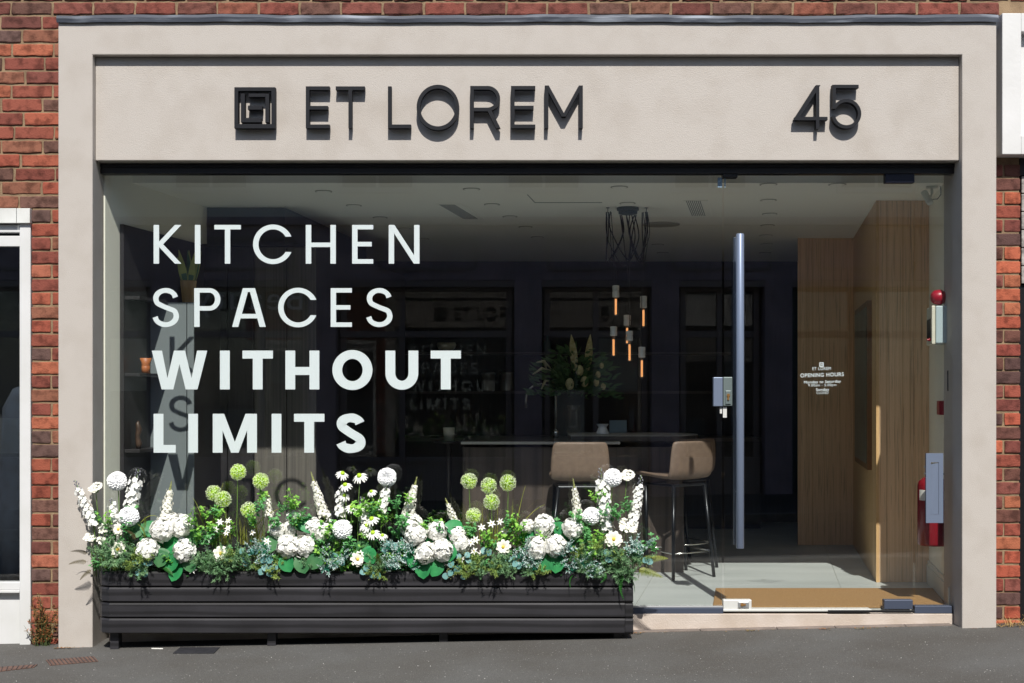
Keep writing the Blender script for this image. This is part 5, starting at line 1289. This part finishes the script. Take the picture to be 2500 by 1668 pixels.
for i, (px, py) in enumerate(sorted(EU)):
    y = -.15 if py > 1365 else -.125; root_p = Vector((PX(px, y), -.06, SZ))
    o = thing('eucalyptus_sprig', 'round blue green eucalyptus leaf pair with tiny seeds', 'eucalyptus', root_p, 'blue green eucalyptus leaves along the planter edge')
    c = P(px, py, y); mb = MB()
    for k in range(2):
        c2 = c+Vector(((k*2-1)*.0, 0, -k*.012)); a = R.uniform(0, 6.28); d = Vector((math.cos(a), -.2, math.sin(a))).normalized(); L = R.uniform(.032, .04)
        if k: c2 = c2+Vector((R.uniform(-.03, .03), .01, R.uniform(-.025, .02)))
        mb.leaf(c2-d*L*.5, d, Vector((R.uniform(-.3, .3), -1, .5)), L, L*1.0, (.35, .85, 1.05, 1.0, .75, .2), bend=-.1, cup=.06)
    build(mb, 'leaves', M['euc'], o, smooth=True)
    sd_ = MB()
    for k in range(12): p = c+Vector((R.uniform(-.02, .02), R.uniform(-.015, .01), R.uniform(-.03, .02))); sd_.sphere(tuple(p), .0022, 5, 4)
    sd_.tube([root_p, c], .0015, 5)
    build(sd_, 'seed_sprays', M['bud'], o)

# filler sprigs (prototypes, then copies sharing mesh data)
def p_conifer(seed, m):
    R.seed(seed); mb = MB()
    for b_ in range(7):
        a = R.uniform(0, 6.28); tip = Vector((math.cos(a)*R.uniform(.02, .055), math.sin(a)*R.uniform(.02, .05), R.uniform(.05, .10)))
        mb.tube([(0, 0, 0), tip*.5+Vector((0, 0, .01)), tip], .0009, 4)
        for k in range(9):
            f = .25+.75*k/8; c = tip*f; 
            for q in range(7):
                d = (tip.normalized()*.7+rnd_dir(-1.5, 1.5)).normalized(); mb.leaf(c, d, rnd_dir(-1, 1), R.uniform(.010, .017), .0027, (1, .8, .2))
    return mb.mesh('conifer_needles', m)
def p_clover(seed, m):
    R.seed(seed); mb = MB()
    for b_ in range(4):
        a = R.uniform(0, 6.28); tip = Vector((math.cos(a)*R.uniform(.01, .045), math.sin(a)*.03, R.uniform(.05, .11)))
        mb.tube([(0, 0, 0), tip*.5+Vector((0, 0, .008)), tip], .0011, 4)
        for lv in range(3):
            c = tip*(1-.28*lv)
            for q in range(4): 
                d = rnd_dir(-.2, .9); mb.leaf(c, d, Vector((0, -.4, 1)), R.uniform(.017, .025), .013, (.2, .9, 1, .3), bend=-.15, cup=.1)
    return mb.mesh('clover_leaves', m)
def p_snow(seed):
    R.seed(seed); mb = MB()
    for b_ in range(6):
        a = R.uniform(0, 6.28); tip = Vector((math.cos(a)*R.uniform(.01, .05), math.sin(a)*.035-.01, R.uniform(.04, .10)))
        mb.cur = 0; mb.tube([(0, 0, 0), tip], .001, 4)
        for k in range(8):
            f = .25+.75*k/7; c = tip*f
            for q in range(3):
                mb.cur = 1 if (f > .55 and R.random() < .75) else 0
                d = (tip.normalized()*.8+rnd_dir(-1, 1.5)).normalized(); mb.leaf(c, d, Vector((0, -.5, 1)), R.uniform(.011, .016), .0042, (.4, 1, .7, .1))
    return mb.mesh('frosted_leaves', [M['teal'], M['tealtip']])
def p_fern(seed, m, L=.16, w=.034):
    R.seed(seed); mb = MB(); pts = []; n = int(L/.0085)
    for i in range(n+1): f = i/n; pts.append(Vector((0, L*f*.9, L*(.55*f-.55*f*f))))
    mb.tube(pts, [.0013]*n+[.0004], 4)
    for i in range(2, n+1):
        f = i/n; ln = w*math.sin(math.pi*min(1, .12+.88*(1-f)**.8*1.0))*1.05+.003
        ln = w*(1-f)**.7*min(1, f*6)+.003
        for s_ in (-1, 1): mb.leaf(pts[i], Vector((s_, .45, -.12)), Vector((0, 0, 1)), ln, .0056, (.8, 1, .7, .15), bend=-.12)
    return mb.mesh('fern_frond', m)
def p_grass(seed):
    R.seed(seed); mb = MB()
    for k in range(14):
        a = R.uniform(0, 6.28); L = R.uniform(.10, .26); le = R.uniform(.02, .35); d = Vector((math.cos(a)*le, math.sin(a)*le*.3, 1)).normalized()
        mb.leaf(Vector((R.uniform(-.02, .02), R.uniform(-.015, .015), 0)), d, Vector((math.cos(a), -.3, 0)), L, R.uniform(.0028, .0042), (1, 1, .9, .75, .5, .1), bend=R.uniform(.0, .5))
    return mb.mesh('grass_blades', M['grass'])
KC = [p_conifer(1, M['conifer']), p_conifer(2, M['conifer']), p_conifer(3, M['conifer2']), p_conifer(4, M['conifer'])]
KL = [p_clover(5, M['clover']), p_clover(6, M['clover']), p_clover(7, M['clover2']), p_clover(8, M['clover2'])]
KS = [p_snow(9), p_snow(10)]
KF = [p_fern(11, M['fern2'], .13, .026), p_fern(12, M['fern'], .16, .034), p_fern(13, M['fern3'], .15, .028)]
KG = [p_grass(14), p_grass(15), p_grass(16)]
R.seed(777)
def filler(name, label, cat, group, protos, px, py, y, tilt, sc_):
    p = P(px, py, y); o = bpy.data.objects.new(name, R.choice(protos) if isinstance(protos, list) else protos); COL.objects.link(o)
    o.location = p; e = Vector(tilt).to_track_quat('Z', 'Y').to_euler(); e.rotate_axis('Z', R.uniform(0, 6.28)); o.rotation_euler = e; o.scale = (sc_,)*3
    tag(o, label, cat, group)
# conifer zones (px range, density)
for (xa, xb_, n, ya, yb) in ((285, 360, 9, 1345, 1400), (240, 300, 8, 1330, 1398), (480, 600, 17, 1350, 1402), (1130, 1250, 17, 1360, 1405), (1400, 1470, 14, 1320, 1408), (1490, 1560, 10, 1350, 1402), (600, 700, 5, 1370, 1395), (750, 1000, 6, 1372, 1398), (1260, 1320, 5, 1385, 1400)):
    for k in range(n): filler('conifer_sprig', 'soft feathery grey green conifer sprig', 'conifer sprig', 'feathery conifer sprigs in the planter', KC, R.uniform(xa, xb_), R.uniform(ya, yb)+4, R.uniform(-.14, -.08), (R.uniform(-.6, .6), -.8, R.uniform(.0, 1)), R.uniform(.8, 1.15))
for (xa, xb_, n, ya, yb) in ((240, 1560, 46, 1300, 1392), (250, 340, 7, 1250, 1345), (470, 540, 9, 1255, 1350), (610, 740, 11, 1225, 1330), (760, 860, 10, 1300, 1390), (860, 1000, 17, 1225, 1380), (1220, 1290, 9, 1270, 1370), (1380, 1440, 9, 1270, 1390), (1440, 1560, 14, 1200, 1370), (960, 1130, 6, 1290, 1390), (400, 480, 5, 1340, 1390), (1120, 1220, 5, 1290, 1340), (1560, 1605, 3, 1320, 1350)):
    for k in range(n): filler('leafy_sprig', 'light green leafy sprig of small rounded leaves', 'leaf sprig', 'light green leaf sprigs in the planter', KL, R.uniform(xa, xb_), R.uniform(ya, yb)+10, R.uniform(-.12, -.02), (R.uniform(-.6, .6), -.35, 1), R.uniform(.7, 1.1))
for (xa, xb_, n, ya, yb) in ((615, 660, 6, 1335, 1375), (795, 840, 10, 1340, 1400), (945, 1005, 13, 1340, 1400), (1270, 1320, 10, 1340, 1400), (1375, 1450, 14, 1340, 1405), (1530, 1590, 8, 1315, 1365)):
    for k in range(n): filler('frosted_sprig', 'teal sprig with frosted white tips', 'frosted sprig', 'white tipped teal sprigs in the planter', KS, R.uniform(xa, xb_), R.uniform(ya, yb), R.uniform(-.15, -.10), (R.uniform(-.6, .6), -.7, R.uniform(.1, 1)), R.uniform(.75, 1.1))
FERNS = [(215,1352,2,(-1,-.1,.15),1.1),(215,1372,2,(-1,-.2,-.1),1.2),(225,1390,2,(-.8,-.3,-.75),1.0),(1560,1372,1,(1,-.2,.15),1.25),(1555,1390,1,(.9,-.3,-.25),1.15),(1545,1378,1,(1,-.1,.35),1.05),(1520,1398,0,(.0,-.5,-1),1.5),(1525,1398,0,(.45,-.5,-.9),1.2),(1400,1400,0,(-.2,-.6,-.8),.9),(345,1300,1,(.3,-.4,.9),.8),(355,1315,1,(-.3,-.4,.8),.8),(395,1375,0,(.7,-.4,-.6),1.0),(840,1395,0,(-.5,-.6,.6),1.0),(858,1392,0,(.3,-.6,.7),1.0),(935,1392,1,(-.2,-.6,.8),1.0),(930,1398,1,(.2,-.7,.7),1.0),(1165,1375,0,(.3,-.6,.5),.9),(333,1318,2,(-.4,-.4,.5),.8),(880,1390,0,(.7,-.6,.4),.9),(1480,1400,0,(-.4,-.7,-.5),.8)]
for (px, py, k, d, s_) in FERNS:
    p = P(px, py, -.11); o = bpy.data.objects.new('fern_frond', KF[k]); COL.objects.link(o); o.location = p
    dv_ = Vector(d).normalized(); e_ = dv_.to_track_quat('Y', 'Z').to_euler(); e_.rotate_axis('Y', R.choice((-1, 1))*R.uniform(.9, 1.25)); o.rotation_euler = e_; o.scale = (s_*(.6 if px < 240 else .85),)*3
    tag(o, 'feathered fern frond springing %s of the planter' % ('over the left end' if px < 240 else 'over the right end' if px > 1500 else 'from the greenery in the middle'), 'fern', 'fern fronds over the left end' if px < 240 else 'fern fronds over the right end' if px > 1500 else 'fern fronds in the middle of the planter')
for (xa, xb_, n) in ((515, 645, 13), (1140, 1245, 10)):
    for k in range(n):
        px = R.uniform(xa, xb_); p = P(px, 1330, R.uniform(-.05, .02)); o = bpy.data.objects.new('grass_tuft', R.choice(KG)); COL.objects.link(o); o.location = p; o.rotation_euler = (0, 0, R.uniform(-.6, .6)); o.scale = (1, 1, R.uniform(.75, 1.1))
        tag(o, 'tuft of thin yellow green blades around the %s alliums' % ('left' if px < 800 else 'right'), 'grass tuft', 'grass tufts around the %s alliums' % ('left' if px < 800 else 'right'))
# long arching blades
for i, (px, py, tx, ty) in enumerate(((1258,1300,1283,1186),(1255,1305,1330,1232),(500,1290,470,1215),(520,1290,545,1180),(610,1300,690,1240),(340,1280,385,1262))):
    a = P(px, py, -.05); c = P(tx, ty, -.07); mid = a.lerp(c, .55)+Vector((0, 0, .045)); mb = MB(); pts = [a.lerp(mid, k/5).lerp(mid.lerp(c, k/5), k/5) for k in range(6)]
    mb.tube(pts, [.0024, .0022, .002, .0016, .0012, .0005], 5); tag(build(mb, 'arching_blade', M['grass'], loc=tuple(a), smooth=True), 'single long arching straw coloured grass blade', 'grass blade', 'long arching grass blades above the planter')
# dense low foliage hiding the soil
mb = MB()
for k in range(6500):
    x = R.uniform(XP0+.03, XP1-.03); y = R.uniform(-.11, .06); pz = R.random()**1.3; h = .14+.05*math.sin(x*5)+.02*math.sin(x*17)
    c = Vector((x, y, SZ+.01+h*pz)); mb.leaf(c, rnd_dir(-.3, 1.1), Vector((0, -.6, 1)), R.uniform(.018, .036), R.uniform(.008, .016), (.2, 1, .8, .1), bend=-.1)
o = build(mb, 'low_foliage', M['under'], loc=(0, 0, SZ)); tag(o, 'dense low green leaves filling the black planter', 'foliage', kind='stuff')

# ------------------------------------------------------------------ pavement details
def plate(name, label, cat, quad, m, bars=0, h=.003):
    pts = [G(*q) for q in quad]; c = sum(pts, Vector())/4
    t = thing(name, label, cat, tuple(c)); mb = MB(); b = len(mb.v)
    mb.v += [(p.x, p.y, p.z+.001) for p in pts]+[(p.x, p.y, p.z+h+.001) for p in pts]
    for q in ((4,5,6,7),(0,1,5,4),(1,2,6,5),(2,3,7,6),(3,0,4,7)): mb.face(list(q))
    build(mb, 'plate', m, t)
    if bars:
        mb = MB()
        for k in range(bars):
            f = (k+.5)/bars; a = pts[0].lerp(pts[1], f); c2 = pts[3].lerp(pts[2], f); mb.tube([(a.x, a.y, a.z+h+.001), (c2.x, c2.y, c2.z+h+.001)], .0025, 5)
        build(mb, 'bars', M['cover'], t)
    return t
plate('drain_cover', 'rusty brown ribbed drain grate in the pavement by the left pillar', 'drain cover', [(122, 1626), (240, 1616), (228, 1604), (112, 1613)], M['grate'], 12)
plate('drain_cover', 'rusty brown drain grate cut by the left edge of the pavement', 'drain cover', [(-40, 1645), (82, 1631), (92, 1624), (-40, 1633)], M['grate'], 10)
plate('inspection_cover', 'small black inspection cover in the pavement in front of the planter', 'cover', [(422, 1596.5), (522, 1596.5), (537, 1582), (440, 1582)], M['cover'])
mb = MB(); a = G(370, 1585); mb.tube([a+Vector((0, 0, .003)), G(398, 1585.5)+Vector((0, 0, .003))], .003, 6); tag(build(mb, 'paper_scrap', M['label'], loc=tuple(a)), 'thin pale litter stick on the pavement left of the black cover', 'litter')
# weed by the brick pier
a = P(100, 1566, .07); a.z = SLOPE*a.x
t = thing('weed', 'straggly half dried weed growing at the foot of the brick pier', 'weed', tuple(a))
sb = MB(); lf = MB(); lf2 = MB()
for k in range(34):
    an = R.uniform(0, 6.28); H = R.uniform(.08, .24) if k > 4 else R.uniform(.24, .31); le = R.uniform(.02, .42)
    if k <= 4: le = .12; an = 3.0+R.uniform(-.4, .4)
    p0 = Vector(a)+Vector((R.uniform(-.05, .05), R.uniform(-.02, .02), 0)); tip = p0+Vector((math.cos(an)*le*H*1.2, -abs(math.sin(an))*le*H*.6, H))
    sb.tube([p0, p0.lerp(tip, .5)+Vector((0, 0, .01)), tip], [.0016, .0012, .0005], 4)
    for q in range(int(H/.006)):
        f = R.uniform(.1, 1); c = p0.lerp(tip, f); (lf if R.random() < .75 else lf2).leaf(c, rnd_dir(-.2, 1.2), Vector((0, -.6, 1)), R.uniform(.010, .022), R.uniform(.003, .007), (.3, 1, .6, .1))
build(sb, 'stems', M['stem_dark'], t); build(lf, 'leaves', M['weed'], t); build(lf2, 'dry_leaves', mat('rust_leaf', S(150, 84, 46), .8), t)
mb = MB()
a = P(2470, 1512, .06)
for k in range(120):
    an = R.uniform(0, 6.28); c = Vector((a.x+R.uniform(-.09, .12), R.uniform(.0, .10), 0)); c.z = SLOPE*c.x; mb.leaf(c, Vector((math.cos(an), math.sin(an)*.5-.2, R.uniform(.2, .9))), Vector((0, 0, 1)), R.uniform(.03, .08), .003, (1, .8, .2), bend=-.3)
tag(build(mb, 'dry_grass', mat('straw', S(176, 144, 88), .8), loc=tuple(a)), 'dry straw coloured grass tuft at the foot of the right brick pier', 'dry grass')
mb = MB()
for k in range(260):
    px = R.choice((1552, 1840, 2010, 160, 175, 2100))+R.gauss(0, 9) if R.random() < .55 else R.uniform(80, 2400); xx = PX(px, .06)
    yy = -.015 if px < 230 else R.uniform(.03, .07)
    if 226 < px < 1500: continue
    if px > 2340: yy = -.02
    if px < 140: yy = .09
    c = Vector((xx, yy+R.uniform(-.015, .0), SLOPE*xx+.004)); mb.leaf(c, rnd_dir(0, .3), Vector((0, 0, 1)), R.uniform(.008, .02), R.uniform(.003, .008), (.5, 1, .5, .1))
tag(build(mb, 'leaf_litter', mat('litter_leaf', S(142, 84, 50), .85, col2=S(110, 110, 60), nscale=30), loc=(0, 0, 0)), 'tiny dry leaf litter along the foot of the shopfront', 'leaf litter', kind='stuff')
mb = MB()
for k in range(110):
    px = R.uniform(0, 2500); py = R.uniform(1565, 1700); p = G(px, py)
    if p.y > -.16 and 220 < px < 1560: continue
    if p.y > .02: continue
    r = R.uniform(.0009, .0024); mb.sphere((p.x, p.y, p.z+r*.3), r, 5, 4, (1, 1, .6))
tag(build(mb, 'pale_grit', M['label'], loc=(0, 0, 0)), 'scattered pale grit on the dark pavement', 'grit', kind='stuff')

# ------------------------------------------------------------------ the other side of the street (seen mirrored in the glass)
OY = -8.7
t = thing('opposite_terrace', 'terrace of shops across the street mirrored faintly in the glass', 'building', (0, OY, 0))
mb = MB(); mb.box(-12, 12, OY-4, OY-.3, 3.4, 6.0); build(mb, 'upper_wall', M['opp_wall'], t)
mb = MB(); mb.box(-12, 12, OY-4, OY-1.5, -.2, 3.4); build(mb, 'shop_interior', M['opp_dark'], t)
mb = MB()
b = len(mb.v); mb.xprism([(OY-.1, 6.0), (OY-4.2, 6.0), (OY-2.2, 6.9)], -12, 12); build(mb, 'roof', M['roof'], t)
mb = MB(); mb.box(-12, 12, OY-.3, OY+.02, 2.72, 3.4); build(mb, 'shop_fascia', M['slate_paint'], t, .01)
mb = MB(); mb.box(-12, 12, OY-.3, OY+.10, 3.4, 3.5); build(mb, 'cornice', M['slate_paint'], t, .01)
for xx in (-7.6, -4.3, -2.35, .2, 1.9, 3.3, 5.6, 8.2):
    mb = MB(); mb.box(xx-.17, xx+.17, OY-.3, OY+.06, -.25, 2.72); build(mb, 'pilaster', M['slate_paint'], t, .01)
for n_, (xa, xb_) in enumerate(((-7.4, -4.5), (-4.1, -2.55), (-2.15, 0), (.4, 1.7), (2.1, 3.1), (3.5, 5.4), (5.8, 8.0))):
    fm = M['opp_frame'] if xa < 3 else M['teal_paint']; xm = xa+(xb_-xa)*(.5, .62, .36, .5, .5, .4, .5)[n_]
    fr = MB(); fr.box(xa, xb_, OY-.22, OY-.10, -.25, .46); fr.box(xa, xb_, OY-.22, OY-.06, .46, .52)
    fr.box(xa, xb_, OY-.22, OY-.12, 2.02, 2.10); fr.box(xa, xb_, OY-.22, OY-.12, 2.60, 2.72)
    for xx in (xa+.04, xm, xb_-.04): fr.box(xx-.035, xx+.035, OY-.22, OY-.13, .52, 2.60)
    o = build(fr, 'shop_window', fm, t, .005)
    pn = MB(); k = 3
    for q in range(k): u0 = xa+.08+(xb_-xa-.1)*q/k; pn.box(u0, u0+(xb_-xa-.1)/k-.08, OY-.10, OY-.085, -.1, .36)
    build(pn, 'stall_panel', fm, o, .004)
    bl = MB(); bl.box(xm+.05, xb_-.1, OY-.5, OY-.46, 1.35+.1*(n_ % 3), 2.02); bl.box(xa+.15, xm-.12, OY-.6, OY-.55, .55, 1.0+.12*(n_ % 4)); build(bl, 'window_display', (M['opp_wall'], M['greypanel'], M['kerb'])[n_ % 3], o)
    gl = MB(); gl.box(xa, xb_, OY-.19, OY-.18, .52, 2.60); build(gl, 'pane', M['glass'], o)
fr = MB()
for xx in (-6.0, -3.3, -1.05, 1.05, 2.6, 4.4, 6.9): 
    fr.box(xx-.6, xx+.6, OY+.021, OY+.04, 3.22, 3.26); fr.box(xx-.6, xx+.6, OY+.021, OY+.04, 2.84, 2.88); fr.box(xx-.62, xx-.58, OY+.021, OY+.04, 2.88, 3.22); fr.box(xx+.58, xx+.62, OY+.021, OY+.04, 2.88, 3.22)
build(fr, 'fascia_moulding', M['opp_frame'], t)
mb = MB(); mb.box(-12, 12, OY-.2, OY+.05, 2.64, 2.715); build(mb, 'fascia_sill', M['opp_frame'], t)
for i in range(-5, 6):
    xx = i*2.1+.4
    fr = MB(); fr.box(xx-.5, xx+.5, OY-.31, OY-.27, 3.85, 5.2); o = build(fr, 'window', M['white_upvc'], t, .005)
    gl = MB(); gl.box(xx-.44, xx-.02, OY-.272, OY-.266, 3.92, 5.13); gl.box(xx+.02, xx+.44, OY-.272, OY-.266, 3.92, 5.13); build(gl, 'pane', mat('far_pane', S(58, 66, 72), .1), o)

cu = bpy.data.curves.new('text', 'FONT'); cu.body = 'Beauty'; cu.align_x = 'CENTER'; cu.size = .42; cu.extrude = .01; cu.space_character = 1.2
tmp = bpy.data.objects.new('tmp', cu); COL.objects.link(tmp); bpy.context.view_layer.update()
me = bpy.data.meshes.new_from_object(tmp.evaluated_get(bpy.context.evaluated_depsgraph_get())); bpy.data.objects.remove(tmp)
me.materials.append(M['white_wall']); o = bpy.data.objects.new('shop_lettering', me); COL.objects.link(o); o.parent = bpy.data.objects['opposite_terrace']
o.rotation_euler = (rad(90), 0, rad(180)); o.location = (-3.25, .0, 2.36)
